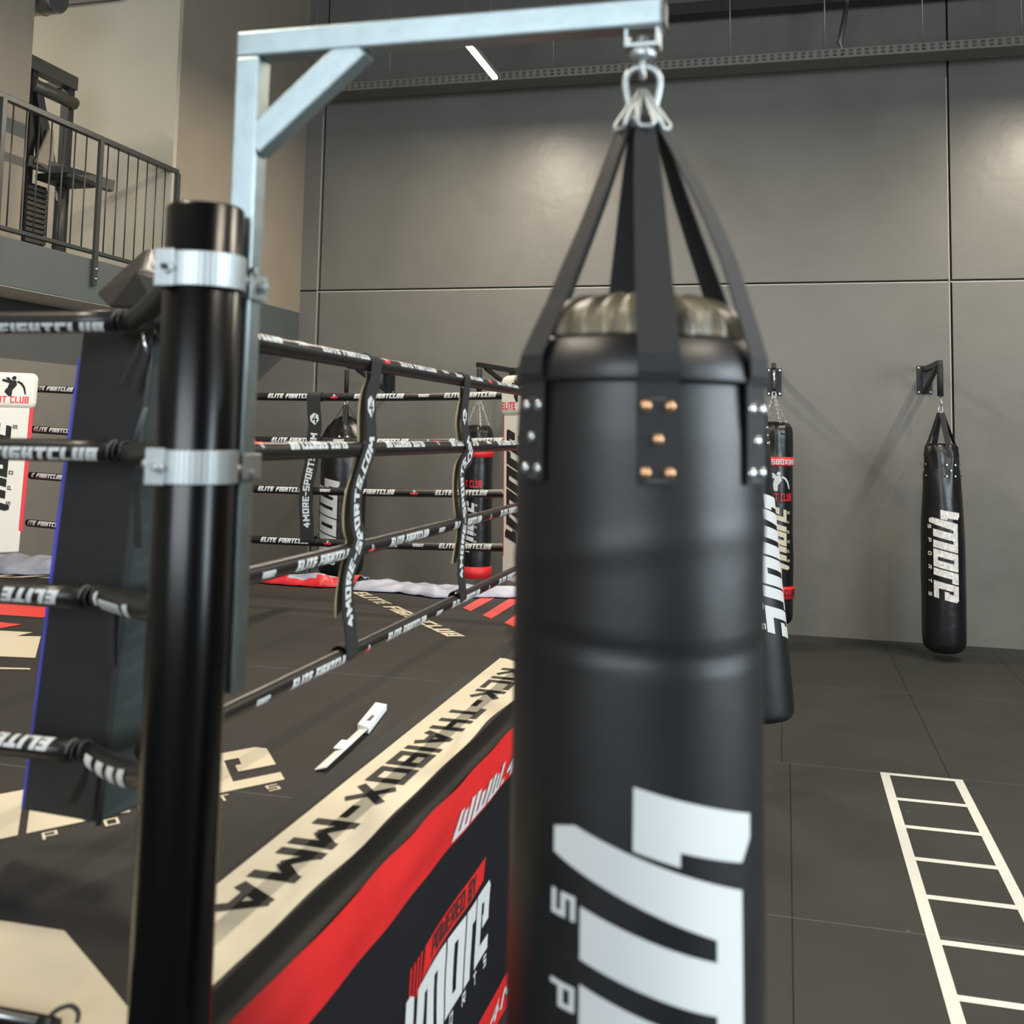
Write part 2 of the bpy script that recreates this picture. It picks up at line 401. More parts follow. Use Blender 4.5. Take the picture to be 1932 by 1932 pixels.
# training machine behind the railing
t = thing('gym_machine', (-6.2, 7.75, 3.285), 'black cable training machine standing behind the gallery railing', 'exercise machine')
m = MB()
for y in (7.33, 7.80): m.beam((-6.12, y, 3.29), (-6.12, y, 5.0), .09, .07, 'machine_black', up=(0, 1, 0))
m.beam((-6.5, 7.80, 3.29), (-6.5, 7.8, 4.9), .07, .06, 'machine_black', up=(0, 1, 0))
m.done('upright', t, .006)
m = MB(); m.beam((-6.1, 7.22, 4.95), (-6.1, 7.84, 4.95), .1, .12, 'machine_grey'); m.beam((-6.5, 7.8, 4.9), (-6.1, 7.8, 4.95), .06, .08, 'machine_black'); m.done('top_beam', t, .006)
m = MB(); m.tube([(-6.05, 7.25, 4.76), (-6.05, 7.8, 4.76)], .055, 'machine_grey', 16); m.done('cross_tube', t)
m = MB(); m.hexa([(-6.12, 7.45, 4.1), (-6.02, 7.45, 4.1), (-6.02, 7.6, 4.1), (-6.12, 7.6, 4.1), (-6.12, 7.30, 4.7), (-6.02, 7.30, 4.7), (-6.02, 7.38, 4.7), (-6.12, 7.38, 4.7)], 'machine_black'); m.done('swing_arm', t, .01)
m = MB(); m.beam((-6.08, 7.3, 4.12), (-5.75, 7.98, 4.05), .07, .10, 'machine_grey'); m.done('bench_arm', t, .006)
m = MB(); m.box((-6.05, 7.35, 3.97), (-5.72, 7.72, 4.03), 'machine_black'); m.done('bench_pad', t, .02)
m = MB(); m.box((-6.3, 7.3, 3.3), (-6.08, 7.55, 3.95), 'machine_black')
for i in range(14): m.box((-6.08, 7.3, 3.32+i*.044), (-6.06, 7.55, 3.35+i*.044), 'machine_grey')
m.done('weight_stack', t)
m = MB(); m.tube([(-6.0, 7.62, 3.3), (-6.0, 7.62, 4.0)], .045, 'machine_grey', 16); m.done('support_column', t)
m = MB(); m.hexa([(-6.0, 7.28, 4.1), (-5.98, 7.28, 4.1), (-5.98, 7.5, 4.06), (-6, 7.5, 4.06), (-6.0, 7.42, 4.42), (-5.98, 7.42, 4.42), (-5.98, 7.47, 4.42), (-6, 7.47, 4.42)], 'plaster_taupe'); m.done('guard_plate', t)
m = MB(); m.lathe([(.14, 0), (.15, .02), (.15, .3), (.14, .32)], (0, 0, 0), 'duct_metal', 36)
m.tube([(.152*sin(i*.349), -.152*cos(i*.349), .17) for i in range(18)], .008, 'duct_metal', 6, closed=True)
d = m.done('ventilation_duct'); d.rotation_euler = (0, PI/2, 0); d.location = (-6.25, 7.36, 5.55)
tag(d, 'round shiny metal duct end high up behind the pier', 'duct')

# =================================================================== HIGH-LEVEL SERVICES
t = thing('cable_tray', (-1, 10.7, 5.68), 'long perforated metal cable tray hung across the back wall', 'cable tray')
m = MB()
m.box((-5.2, 10.55, 5.683), (7.0, 10.83, 5.69), 'tray_metal')
m.box((-5.2, 10.55, 5.69), (7.0, 10.556, 5.705), 'tray_light'); m.box((-5.2, 10.55, 5.765), (7.0, 10.56, 5.778), 'tray_light')
m.box((-5.2, 10.55, 5.728), (7.0, 10.556, 5.738), 'tray_light')
x = -5.2
while x < 7: m.box((x, 10.551, 5.70), (x+.035, 10.555, 5.77), 'tray_light'); x += .075
m.box((-5.2, 10.824, 5.69), (7.0, 10.83, 5.778), 'tray_metal')
m.done('tray', t)
for x in (-5.15, -4.25, -2.39, -.54, .39, 1.31, 2.2):
    m = MB(); m.tube([(x, 10.7, 5.695), (x, 10.7, 7.3)], .007, 'tray_light', 8); m.done('hanger_rod', t)
m = MB(); m.tube([(.54, 10.6, 5.70), (.55, 10.6, 5.80), (.53, 10.6, 5.86), (.56, 10.6, 6.0), (.60, 10.6, 6.25)], [.012, .014, .03, .03, .022], 'duct_metal', 10)
m.tube([(.60, 10.6, 6.25), (.66, 10.6, 7.3)], .020, 'duct_metal', 10)
tag(m.done('cable_conduit'), 'pale conduit with taped end rising from the cable tray', 'conduit')
LAMPC = (1, .87, .70)
def lamp(x, y0, y1, z, label, power):
    t = thing('linear_lamp', (x, (y0+y1)/2, z), label, 'ceiling light', 'suspended strip lights')
    m = MB(); m.box((x-.03, y0, z+.015), (x+.03, y1, z+.06), 'lamp_body'); m.done('housing', t, .004)
    m = MB(); m.box((x-.027, y0+.005, z-.012), (x+.027, y1-.005, z+.015), 'lamp_emit'); m.done('diffuser', t, .008)
    for y in (y0+.2, y1-.2):
        m = MB(); m.tube([(x, y, z+.06), (x, y, 7.295)], .003, 'tray_metal', 6); m.done('suspension_wire', t)
    a = area('lamp_light', (x, (y0+y1)/2, z-.02), (x, (y0+y1)/2, 0), .05, y1-y0, power, LAMPC); a.data.spread = PI
    a.parent = t; a.matrix_parent_inverse = Matrix.Translation(-t.location)
lamp(-2.74, 8.42, 9.68, 5.4, 'glowing strip light hanging in front of the cable tray', 92)
lamp(2.75, 8.42, 9.68, 5.4, 'strip light near the back wall in the right-hand row', 92)
for x, s_ in ((-2.74, 'left'), (2.75, 'right')):
    lamp(x, 4.4, 5.66, 5.4, 'strip light above the middle of the hall, %s row' % s_, 92)
    lamp(x, .4, 1.66, 5.4, 'strip light above the front of the hall, %s row' % s_, 92)
lamp(-8.2, 5.2, 6.5, 6.6, 'strip light over the gallery', 90)

# =================================================================== FLOOR MARKING
m = MB()
def fl(pts, i=0): m.face([(a, b, .0016+i*.0003) for a, b in pts], 'tape_white')
x0, x1, yA, yB = .532, .985, 6.76, 2.6
fl([(x0, yB), (x0+.05, yB), (x0+.05, yA), (x0, yA)]); fl([(x1-.05, yB), (x1, yB), (x1, yA), (x1-.05, yA)])
fl([(x0, yA-.045), (x1, yA-.045), (x1, yA), (x0, yA)], 1)
y = 6.32
for i in range(9):
    fl([(x0, y-.045), (x1, y-.045), (x1, y), (x0, y)], 1); y -= .425
tag(m.done('agility_ladder_marking'), 'white ladder pattern stuck on the dark rubber floor', 'floor marking')

# =================================================================== RING
ZC = .95
XE, YN, XL, YF = -.92, 1.55, -5.35, 6.5
ring = thing('ring_platform', (-3.1, 4.0, 0), 'raised boxing ring platform with printed dark canvas and red and navy side skirt', 'boxing ring')
m = MB()
base = [(XE-.04, YN+.09), (XE-.04, YF-.03), (XL+.03, YF-.03), (XL+.03, YN+.03), (XE-.10, YN+.03)]
k = m.mi('dark_paint_and_shade')
bot = [m.bm.verts.new((a, b, 0.0)) for a, b in base]; top = [m.bm.verts.new((a, b, ZC-.03)) for a, b in base]
for i in range(5):
    f = m.bm.faces.new((bot[i], bot[(i+1) % 5], top[(i+1) % 5], top[i]))
m.bm.faces.new(top); m.bm.faces.new(bot[::-1])
m.done('platform_frame', ring)
# canvas, slightly undulating towards the edge
def zc(x, y):
    e = max(0, 1-abs(x-XE)/.42)
    return ZC - .006*e*e + e*.004*noise.noise(V((x*6, y*3.1, 0)))
m = MB()
XS = [XL+i*(-1.36-XL)/20 for i in range(20)]+[-1.36, -1.30, -1.24, -1.20, -1.16, -1.12, -1.08, -1.04, -1.0, -.97, -.945, XE+.0]
YS = [YN+i*.06 for i in range(int((YF-YN)/.06)+1)]+[YF]
vv = {}
def gv(i, j):
    if (i, j) not in vv:
        x, y = XS[i], YS[j]
        if x > -1.02 and y < YN+.1: # clipped corner beside the post
            pass
        vv[i, j] = m.bm.verts.new((x, y, zc(x, y)-(.012 if i == len(XS)-1 else 0)))
    return vv[i, j]
kc, ke = m.mi('canvas'), m.mi('canvas_edge')
for i in range(len(XS)-1):
    for j in range(len(YS)-1):
        if XS[i] >= -1.01 and YS[j+1] < YN+.10: continue
        f = m.bm.faces.new((gv(i, j), gv(i+1, j), gv(i+1, j+1), gv(i, j+1))); f.material_index = ke if XS[i] > -1.01 or YS[j+1] < 1.66 else kc; f.smooth = True
m.done('canvas', ring)
def cm(dz): return lambda u, v, l: (u, v, zc(u, v)+dz+l)
def frame2(o, d, dz, fn=None):
    """text placed on the canvas: origin o, reading direction d"""
    d = V(d).normalized(); n = V((-d.y, d.x))
    return lambda u, v, l: (o[0]+d.x*u+n.x*v, o[1]+d.y*u+n.y*v, zc(o[0]+d.x*u+n.x*v, o[1]+d.y*u+n.y*v)+dz+l)
m = MB()
m.polys([[(-1.285, 1.98), (-1.225, 1.98), (-1.235, YF-.05), (-1.295, YF-.05)]], cm(.0012), 'gloss_strip', (.1, .06))
m.done('edge_strip', ring)
m = MB()
# cream band on the right side with wavy outer edge, mitred at both ends
def band(y): return -.995+.020*noise.noise(V((0, y*2.6, 3)))-.006
ys = [1.76+i*.06 for i in range(50)]
for i, y in enumerate(ys[:-1]):
    y2 = ys[i+1]
    def xin(q): return -1.21 - .009*(q-2.0)
    def xo(q): return min(band(q), -1.0+max(0, 4.15-q)*1) if q < 4.15 else min(-1.0, -1.0-(q-4.46)*1.14)
    def xi(q): return xin(q) if q > 1.99 else -1.0-(q-1.76)*.92
    if y2 > 4.68: break
    a, b, c, d_ = (xi(y), y), (xo(y), y), (xo(y2), y2), (xi(y2), y2)
    m.polys([[a, b, c, d_]], cm(.0015), 'canvas_cream', (.03, .06))
# near-side band
m.polys([[(-5.0, 1.60), (-1.0, 1.60), (-1.10, 1.69), (-1.385, 1.895), (-5.0, 1.895)]], cm(.0015), 'canvas_cream', (.08, .06))
m.polys([[(-3.2, 1.62), (-1.62, 1.62), (-1.62, 1.63), (-3.2, 1.63)]], cm(.0019), 'canvas_edge')
m.done('cream_band', ring)
m = MB()
ps, L_ = text_polys('KICK-THAIBOX-MMA', .118, t=.98, wide=1.25, gap=.62, length=2.40)
m.polys(ps, frame2((-1.17, 4.45), (0, -1), .0026), 'canvas_edge', (.05, .05), 1e-5)
m.done('band_lettering', ring)
# big wordmark across the near right corner of the canvas
m = MB()
d_ = V((.595, .804)); hL = .333
oE = V((-1.387, 2.852)) - d_*3.40*hL
m.polys(logo_polys(hL, sk=.3, mini=False), frame2(oE, d_, .0022), 'canvas_cream', (.2, .2), 1e-5)
for i, ch in enumerate('SPORTS'):
    ps, _ = text_polys(ch, .046, t=.7, slant=.2, wide=1.5)
    m.polys(place(ps, 3.40*hL-.82+i*.148, -.065), frame2(oE, d_, .0022), 'canvas_cream', None, 1e-5)
m.done('canvas_wordmark', ring)
m = MB()
ps, _ = text_polys('ELITE FIGHTCLUB', .085, t=1.25, slant=.15, gap=.45, length=1.52)
m.polys(ps, frame2((-2.60, 6.17), (.655, -.755), .0022), 'canvas_cream', (.2, .2), 1e-5)
m.done('canvas_lettering', ring)
m = MB()
for i in range(8):
    x = -2.30+i*.172; ya = 6.35-(x+2.28)*1.08; yb = min(6.42, 6.53) if i > 0 else 6.42
    m.polys([[(x-.01, yb), (x, ya+.04), (x+.075, ya-.05), (x+.075, yb)]], cm(.0022), 'canvas_red')
m.polys([[(-4.6, 5.10), (-3.85, 5.06), (-3.72, 4.78), (-4.0, 4.77), (-4.1, 4.9)], [(-4.4, 4.62), (-3.83, 4.60), (-3.69, 4.585), (-3.72, 4.44), (-4.2, 4.52)], [(-4.5, 5.25), (-4.0, 5.2), (-4.0, 5.15), (-4.5, 5.17)]], cm(.0022), 'canvas_red', None, 1e-5)
m.done('canvas_emblem', ring); m = MB()
m.polys([[(-4.2, 4.35), (-3.52, 4.24), (-3.50, 4.43), (-3.72, 4.41)], [(-4.0, 4.2), (-3.40, 4.36), (-3.11, 3.96), (-3.5, 3.9), (-4.1, 3.95)],
         [(-3.4, 3.70), (-3.0, 3.79), (-2.98, 3.77), (-3.4, 3.66)], [(-5.3, 6.10), (-4.4, 6.28), (-4.4, 6.08), (-5.3, 5.78)]], cm(.0023), 'canvas_cream', None, 1e-5)
m.done('canvas_emblem', ring); m = MB()
for x in (-5.02, -4.86, -4.7): m.polys([[(x, 6.1), (x+.07, 6.1), (x-.03, 5.95), (x-.10, 5.95)]], cm(.003), 'canvas_edge')
m.done('canvas_emblem', ring)
# faint canvas seams
m = MB()
for y in (4.13, 5.55, 2.72): m.polys([[(-5.2, y), (-1.3, y), (-1.3, y+.006), (-5.2, y+.006)]], cm(.0008), 'stitch', (.3, None))
m.done('canvas_seam', ring)
# side skirt (right side): navy cloth with red borders, soft folds
def skx(y, z):
    a = min(1, max(0, (ZC-z)/.3)); b = 1-.5*a
    return XE + .004 + .012*a*noise.noise(V((y*2.2, z*1.5, 7))) + .010*b*noise.noise(V((y*4, z*9, 2))) + .012*max(0, 1-abs(z-.87)/.08)
def skz(y, z): # scalloped top edge
    e = max(0, (z-.7)/.25)
    return z - .016*e*(.4+noise.noise(V((y*2.6, 0, 3))))
m = MB()
zs = [.02, .06, .10, .135, .20, .3, .4, .5, .6, .7, .76, .785, .81, .84, .87, .90, .925, .945]
ysk = [YN+.08+i*.045 for i in range(110) if YN+.08+i*.045 < YF]+[YF]
rows = [[m.bm.verts.new((skx(y, z), y, skz(y, z))) for z in zs] for y in ysk]
kn, kr = m.mi('skirt_navy'), m.mi('skirt_red')
for A, B in zip(rows, rows[1:]):
    for j in range(len(zs)-1):
        f = m.bm.faces.new((A[j], B[j], B[j+1], A[j+1])); f.smooth = True
        f.material_index = kr if zs[j] >= .785-.001 or zs[j+1] <= .136 else kn
m.done('side_skirt', ring)
def sk(dx): return lambda u, v, l: (skx(u, v)+dx+l, u, skz(u, v))
m = MB()
m.polys([[(2.72, .535), (3.29, .561), (3.315, .624), (2.745, .608)]], sk(.0015), 'skirt_red', (.05, .05))
for i in range(4):
    y = 2.60+i*.03; m.polys([[(y, .52), (y+.015, .52), (y+.03, .61), (y+.015, .61)]], sk(.0015), 'skirt_red')
ps, _ = text_polys('POWERED BY', .05, t=.8, slant=.25, gap=.6, length=.40)
m.polys(place(ps, 2.80, .552, .03), sk(.003), 'joint_dark', (.05, .05), 1e-5)
m.done('skirt_banner', ring); m = MB()
m.polys(place(logo_polys(.205, sk=.12), 2.66, .325, .01), sk(.002), 'white_print', (.05, .05), 1e-5)
m.done('skirt_wordmark', ring); m = MB()
ps, _ = text_polys('WWW.4MORE-SPORTS.COM', .075, t=.95, slant=.25, gap=.5, length=2.6)
m.polys(place(ps, 2.955, .795, .0), sk(.003), 'white_print', (.05, .03), 1e-5)
ps, _ = text_polys('4MORE-SPORTS.COM', .05, t=.6, slant=.25, gap=.6, length=2.0)
m.polys(place(ps, 3.40, .05, .0), sk(.003), 'white_print', (.05, .03), 1e-5)
m.done('skirt_lettering', ring)
m = MB()
m.face([(XL, YN+.02, .0), (XE-.12, YN+.02, .0), (XE-.12, YN+.02, ZC-.01), (XL, YN+.02, ZC-.01)], 'skirt_navy'); m.done('front_skirt', ring)

# corner posts
def post(x, y, label, zt=2.302):
    t = thing('ring_post', (x, y, 0), label, 'ring post')
    m = MB(); R = .061
    m.lathe([(R, .01), (R, zt-.004), (R-.003, zt), (R-.006, zt), (R-.006, zt-.02)], (x, y, 0), 'pole_black', 64, capt=True); m.done('pole', t)
    m = MB(); m.box((x-.06, y-.10, 0), (x+.10, y+.06, .012), 'black_metal'); m.done('base_plate', t)
    return t
PX, PY = -.905, 1.5
post(PX, PY, 'thick black round steel ring post in the foreground')
post(-.835, 6.22, 'black ring post hidden behind the foreground punching bag')

# galvanised bag frame clamped to a post
def bag_frame(px, py, s, label, arm_end=-.18, ax=-.212):
    """s=+1: frame stands on the far side of the post, -1: on the near side"""
    t = thing('bag_frame', (px+.02, py+.07, 1.5), label, 'bag hanger')
    X0, X1 = px+.005, px+.049; ya, yb = py+.0625, py+.1045; ym = (ya+yb)/2
    m = MB(); m.box((X0, ya, 1.525), (X1, yb, 2.575), 'galvanised'); m.done('upright', t, .004)
    m = MB(); m.box((X0, ya, 2.575), (arm_end, yb, 2.619), 'galvanised'); m.done('arm', t, .004)
    m = MB(); m.box((arm_end, ya+.004, 2.579), (arm_end+.004, yb-.004, 2.615), 'black_metal'); m.done('end_cap', t)
    m = MB(); m.beam((X1-.012, ym, 2.425), (px+.225, ym, 2.585), .038, .05, 'galvanised', up=(0, 0, 1)); m.done('brace', t, .004)
    for zcl in (2.195, 1.888):
        hz = .027 if zcl > 2 else .026; m = MB(); R = .0635
        # band round the near side of the post
        for k in range(40):
            a0, a1 = -2.3+k*4.35/40, -2.3+(k+1)*4.35/40
            pt = lambda a, r, z: (px+r*sin(a), py-r*cos(a), z)
            m.hexa([pt(a0, R, zcl-hz), pt(a0, R+.004, zcl-hz), pt(a1, R+.004, zcl-hz), pt(a1, R, zcl-hz), pt(a0, R, zcl+hz), pt(a0, R+.004, zcl+hz), pt(a1, R+.004, zcl+hz), pt(a1, R, zcl+hz)], 'zinc')
        m.box((px-.042, py-.072, zcl-hz*1.05), (px-.034, py-.05, zcl+hz*1.1), 'zinc'); m.box((px-.034, py-.072, zcl-hz*1.05), (px-.010, py-.066, zcl+hz*1.1), 'zinc')
        c = m.done('clamp_band', t, .001)
        m = MB()
        if zcl > 2:
            m.tube([(px-.018, py-.066, zcl), (px-.018, py-.080, zcl)], .010, 'zinc', 6); m.tube([(px-.018, py-.080, zcl), (px-.018, py-.086, zcl)], .005, 'black_metal', 10)
        else:
            m.tube([(px-.018, py-.066, zcl), (px-.018, py-.080, zcl)], .011, 'zinc', 6); m.tube([(px-.018, py-.080, zcl), (px-.018, py-.090, zcl)], .006, 'steel', 10)
        m.tube([(px-.042, py-.062, zcl+.004), (px-.050, py-.062, zcl+.004)], .007, 'zinc', 6)
        m.done('bolt', c)
        m = MB()
        m.box((px+.030, ya-.008, zcl-hz*.8-(.012 if zcl > 2 else 0)), (px+.056, yb+.010, zcl+hz*.75-(.012 if zcl > 2 else 0)), 'zinc')
        m.tube([(px+.044, ya-.006, zcl-.004), (px+.044, ya-.020, zcl-.004)], .010, 'zinc', 6)
        m.tube([(px+.05, ym, zcl-.01), (px+(.072 if zcl > 2 else .062), ym, zcl-.012)], .006, 'zinc', 10)
        if zcl > 2: m.tube([(px+.058, ym, zcl-.012), (px+.070, ym, zcl-.012)], .011, 'zinc', 6); m.tube([(px+.052, ym-.02, zcl+.012), (px+.062, ym-.02, zcl+.012)], .009, 'zinc', 6)
        m.done('clamp_block', c, .0015)
    m = MB()   # swivel below the arm
    for s_ in (-1, 1): m.box((ax+s_*.024-.003, ym-.016, 2.548), (ax+s_*.024+.003, ym+.016, 2.579), 'zinc')
    m.box((ax-.027, ym-.016, 2.545), (ax+.027, ym+.016, 2.551), 'zinc'); m.box((ax-.03, ym-.018, 2.573), (ax+.03, ym+.018, 2.5749), 'zinc')
    m.lathe([(.010, 0), (.020, .004), (.020, .014), (.012, .02)], (ax, ym, 2.527), 'zinc', 20)
    m.tube([(ax, ym, 2.555), (ax, ym, 2.565)], .009, 'zinc', 6)
    m.tube([(ax+.0, ym+.011*sin(i*PI/6), 2.513+.015*cos(i*PI/6)) for i in range(12)], .0045, 'zinc', 8, closed=True)
    m.done('swivel', t, .001)
    return ym
ymA = bag_frame(PX, PY, 1, 'galvanised square tube arm clamped to the foreground black post')
bag_frame(-.835, 6.22, 1, 'bag hanger frame on the far ring post behind the foreground bag', -.28, -.335)

# =================================================================== LARGE RING-SIDE BAGS
def big_bag(cx, cy, label, z_bot=.42, cap=True, logo_z=None, logo_t0=-15, seed=1, angles=(15, 67, 132, 199, 250, -45), lean=0):
    t = thing('punching_bag', (cx, cy, z_bot), label, 'punching bag')
    c = (cx, cy, 0)
    def body_r(th, z, r):
        n = noise.noise(V((sin(th)*1.6+seed, cos(th)*1.6, z*2.2)))*.0045
        fold = -.0035*math.exp(-((z-1.665+.008*sin(th*2))/.010)**2)*(1 if -.9 < ((th+PI) % (2*PI))-PI < 1.5 else .2)
        f2 = .002*math.exp(-((z-1.79-.03*sin(th+.4))/.02)**2)
        return r+n+fold+f2
    prof = []
    z = z_bot
    for i in range(9):
        a = i/8*PI/2; prof.append((.183-.05+.05*sin(a), z_bot+.05-.05*cos(a)))
    z = z_bot+.08
    while z < 1.96: prof.append((.183, z)); z += .012
    prof += [(.182, 1.97), (.1805, 2.0), (.179, 2.03), (.168, 2.06), (.152, 2.085)]
    m = MB(); m.lathe(prof, c, 'vinyl', 128, body_r); m.done('body', t)
    # collar band
    m = MB(); m.lathe([(.1815, 2.022), (.187, 2.023), (.1885, 2.027), (.1845, 2.05), (.172, 2.082), (.162, 2.090), (.155, 2.086)], c, 'vinyl', 96, lambda th, z, r: r+.0025*noise.noise(V((sin(th)*3, cos(th)*3, z*8+seed))), capb=False, capt=False)
    m.done('collar', t)
    # puckered cap
    def cap_r(th, z, r): return r
    m = MB(); k = m.mi('vinyl_cap'); rings = []
    NR = 22
    for i in range(NR+1):
        q = i/NR; r = .160*(1-q**2.6)**.5 if q < 1 else 0.002
        z = 2.072+.082*math.sin(q*PI/2)**1.3
        rg = []
        for j in range(160):
            th = 2*PI*j/160; amp = math.sin(min(1, q*2)*PI)*.6+.25*(q < .9)
            fo = .0085*(math.sin(th*21+2*sin(th*3))+.6*math.sin(th*34+1.3))*amp
            rg.append(m.bm.verts.new((cx+(r+fo*.5)*sin(th), cy-(r+fo*.5)*cos(th), z+fo)))
        rings.append(rg)
    for A, B in zip(rings, rings[1:]):
        for j in range(160):
            f = m.bm.faces.new((A[j], A[(j+1) % 160], B[(j+1) % 160], B[j])); f.material_index = k; f.smooth = True
    f = m.bm.faces.new(rings[-1]); f.material_index = k
    m.done('puckered_cap', t)
    # straps
    for kk, adeg in enumerate(angles):
        th = math.radians(adeg)
        er = V((sin(th), -cos(th), 0)); et = V((cos(th), sin(th), 0))
        path = [(.1865, 1.885, .056), (.187, 1.93, .056), (.187, 1.98, .057), (.1865, 2.02, .057), (.1925, 2.035, .056), (.1915, 2.06, .056), (.172, 2.10, .055), (.150, 2.145, .053), (.126, 2.20, .050), (.099, 2.26, .046), (.073, 2.32, .042), (.051, 2.375, .036), (.034, 2.415, .030), (.028, 2.432, .026)]
        if kk in (1,): path = [(r+(.022*sin((z-2.06)/.37*PI) if z > 2.06 else 0), z, w_) for r, z, w_ in path]
        pts = [V((cx, cy, z))+er*r for r, z, w_ in path]
        tw = [0]*6+[.05*i for i in range(8)]
        wv = []; nv = []
        for i, (r, z, w_) in enumerate(path):
            a = pts[max(0, i-1)]; b = pts[min(len(pts)-1, i+1)]; d = (b-a).normalized()
            e = (et*cos(tw[i])+er*sin(tw[i])*.5).normalized(); wv.append(e*w_); nv.append(d.cross(e).normalized())
        m = MB(); m.ribbon(pts, wv, nv, .0028, 'webbing')
        s_ = m.done('strap', t)
        # stitched patch outline and rivets
        m = MB(); rr_ = .1885
        def pm(u, v, l, th=th, rr_=rr_): return (cx+(rr_+l)*sin(th+u/rr_), cy-(rr_+l)*cos(th+u/rr_), 1.945+v)
        sq = [(-.024, -.055, .024, -.053), (-.024, .053, .024, .055), (-.025, -.055, -.0235, .055), (.0235, -.055, .025, .055)]
        m.polys([[(a, b), (c2, b), (c2, d2), (a, d2)] for a, b, c2, d2 in sq], pm, 'stitch', (.01, None))
        for x1, y1, x2, y2 in ((-.02, .04, .02, -.04), (.02, .04, -.02, -.04)):
            m.polys([[(x1-.0007, y1), (x1+.0007, y1), (x2+.0007, y2), (x2-.0007, y2)]], pm, 'stitch', (.01, None))
        m.done('stitching', s_)
        for u, v in ((-.016, .044), (.016, .044), (0, 0), (-.016, -.044), (.016, -.044)):
            m = MB(); mt = 'copper' if kk == 0 and seed == 1 else 'steel'
            cc = V(pm(u, v, 0)); n = er
            kx = m.mi(mt); rgs = []
            for rr2, hh in ((.0078, 0), (.0078, .002), (.006, .0045), (.003, .0058), (.0003, .006)):
                rgs.append([m.bm.verts.new(cc+n*hh+rr2*(cos(2*PI*j/14)*et+V((0, 0, sin(2*PI*j/14))))) for j in range(14)])
            for A, B in zip(rgs, rgs[1:]):
                for j in range(14):
                    f = m.bm.faces.new((A[j], A[(j+1) % 14], B[(j+1) % 14], B[j])); f.smooth = True; f.material_index = kx
            m.done('rivet', s_)
        # wire loop from strap end to carabiner
        tip = V((cx, cy, 2.420))+er*.040; hub = V((cx, cy, 2.478))+er*.004; tipb = tip+V((0, 0, -.004))
        w2 = et*.0135
        m = MB(); m.tube([hub, hub*.6+tip*.4+w2*.5, tip+w2*1.0, tipb+w2*.6-V((0, 0, .004)), tipb-w2*.6-V((0, 0, .004)), tip-w2*1.0, hub*.6+tip*.4-w2*.5], .0042, 'zinc', 8, closed=True)
        m.done('wire_loop', t)
    # carabiner
    zt, zb = 2.503, 2.452; pts = []
    prof = [(0, 2.512), (.012, 2.511), (.021, 2.505), (.0265, 2.495), (.027, 2.484), (.024, 2.468), (.0195, 2.450), (.014, 2.437), (.006, 2.431), (0, 2.430)]
    prof = [(a, 2.431+(b-2.431)*1.05) for a, b in prof]
    pts = [(cx+a, cy, b) for a, b in prof]+[(cx-a, cy, b) for a, b in prof[-2:0:-1]]
    m = MB(); m.tube(pts, .0052, 'zinc', 10, closed=True); m.done('carabiner', t)
    # printed wordmark
    h = .215
    def lm(u, v, l): 
        th = math.radians(logo_t0)+v/.183+lean*u
        z = logo_z-u
        return (cx+(body_r(th, z, .183)+.0012+l)*sin(th), cy-(body_r(th, z, .183)+.0012+l)*cos(th), z)
    # v spans .229 m for one letter height
    pl = [[(u/.215*.205, v/.215*.229) for u, v in p] for p in logo_polys(h, sk=.40, pitch=.55, first=.40, low=-.19)]
    zmin = z_bot+.1
    pl = [p for p in pl if logo_z-max(q[0] for q in p) > zmin-.02]
    m = MB(); m.polys(pl, lm, 'white_print', (.02, .007), 1e-5); m.done('printed_wordmark', t)
    return t
big_bag(-.212, 1.583, 'large black punching bag in the foreground hanging by six straps, white wordmark near its bottom', logo_z=1.437)
b2 = big_bag(-.335, 6.303, 'long black punching bag half hidden behind the foreground bag, floating above the dark floor', z_bot=.36, logo_z=1.56, logo_t0=22, seed=5, angles=(13, 75, 130, 188, 250, -45), lean=.10)
pv = Matrix.Translation((-.335, 6.303, 2.51))
b2.matrix_world = pv @ Matrix.Rotation(-.095, 4, 'Y') @ pv.inverted() @ Matrix.Translation(b2.location)

# =================================================================== RING ROPES
RR = .0215
def rope(p0, p1, side, up, sag, label, texts, kind, thick=RR):
    """texts: (kind, s, phi_deg, flip, length)"""
    p0, p1 = V(p0), V(p1); d = (p1-p0).normalized(); L = (p1-p0).length
    side = V(side); up = V((0, 0, 1))
    def c(s): return p0+d*s+V((0, 0, -sag*4*(s/L)*(1-s/L)))
    m = MB(); n = 40
    m.tube([c(L*i/n) for i in range(n+1)], thick, 'rope_cover', 28)
    m.tube([c(s)+side*0+V((0, 0, -thick-.001)) for s in [L*i/n for i in range(n+1)]], .0022, 'rope_cover', 6)
    for kd, s0, phi, flip, ln in texts:
        if kd == 'E': pl, _ = text_polys('ELITE FIGHTCLUB', .030, t=1.38, slant=.22, gap=.42, wide=.9, length=ln); mt = 'white_print'
        elif kd == 'M': pl = [[(u*.017+.01, v*.017+.006) for u, v in p] for p in [[(a+.2*b, b) for a, b in q] for q in LOGO]]; mt = 'white_print'
        elif kd == 'R': pl = [[(-.02, .0), (.02, .0), (.025, .012), (-.025, .012)]]; mt = 'red_print'
        def f(u, v, l, s0=s0, phi=phi, flip=flip, ln=ln):
            vv_ = v-.015
            if flip: s = s0+ln-u; a = math.radians(phi)-vv_/thick
            else: s = s0+u; a = math.radians(phi)+vv_/thick
            return c(s)+(thick+.0007+l)*(side*cos(a)+up*sin(a))
        pl = [p for p in pl if all(.01 < (s0+(ln-q[0] if flip else q[0])) < L-.01 for q in p)]
        m.polys(pl, f, mt, (.05, .004), 1.2e-5)
        if kd == 'R':
            m.polys([[(u, v+.016) for u, v in p] for p in fighter(.02)], f, 'white_print', (.05, .004), 1.2e-5)
    o = m.done('ring_rope'); tag(o, label, 'ring rope', kind)
    return c
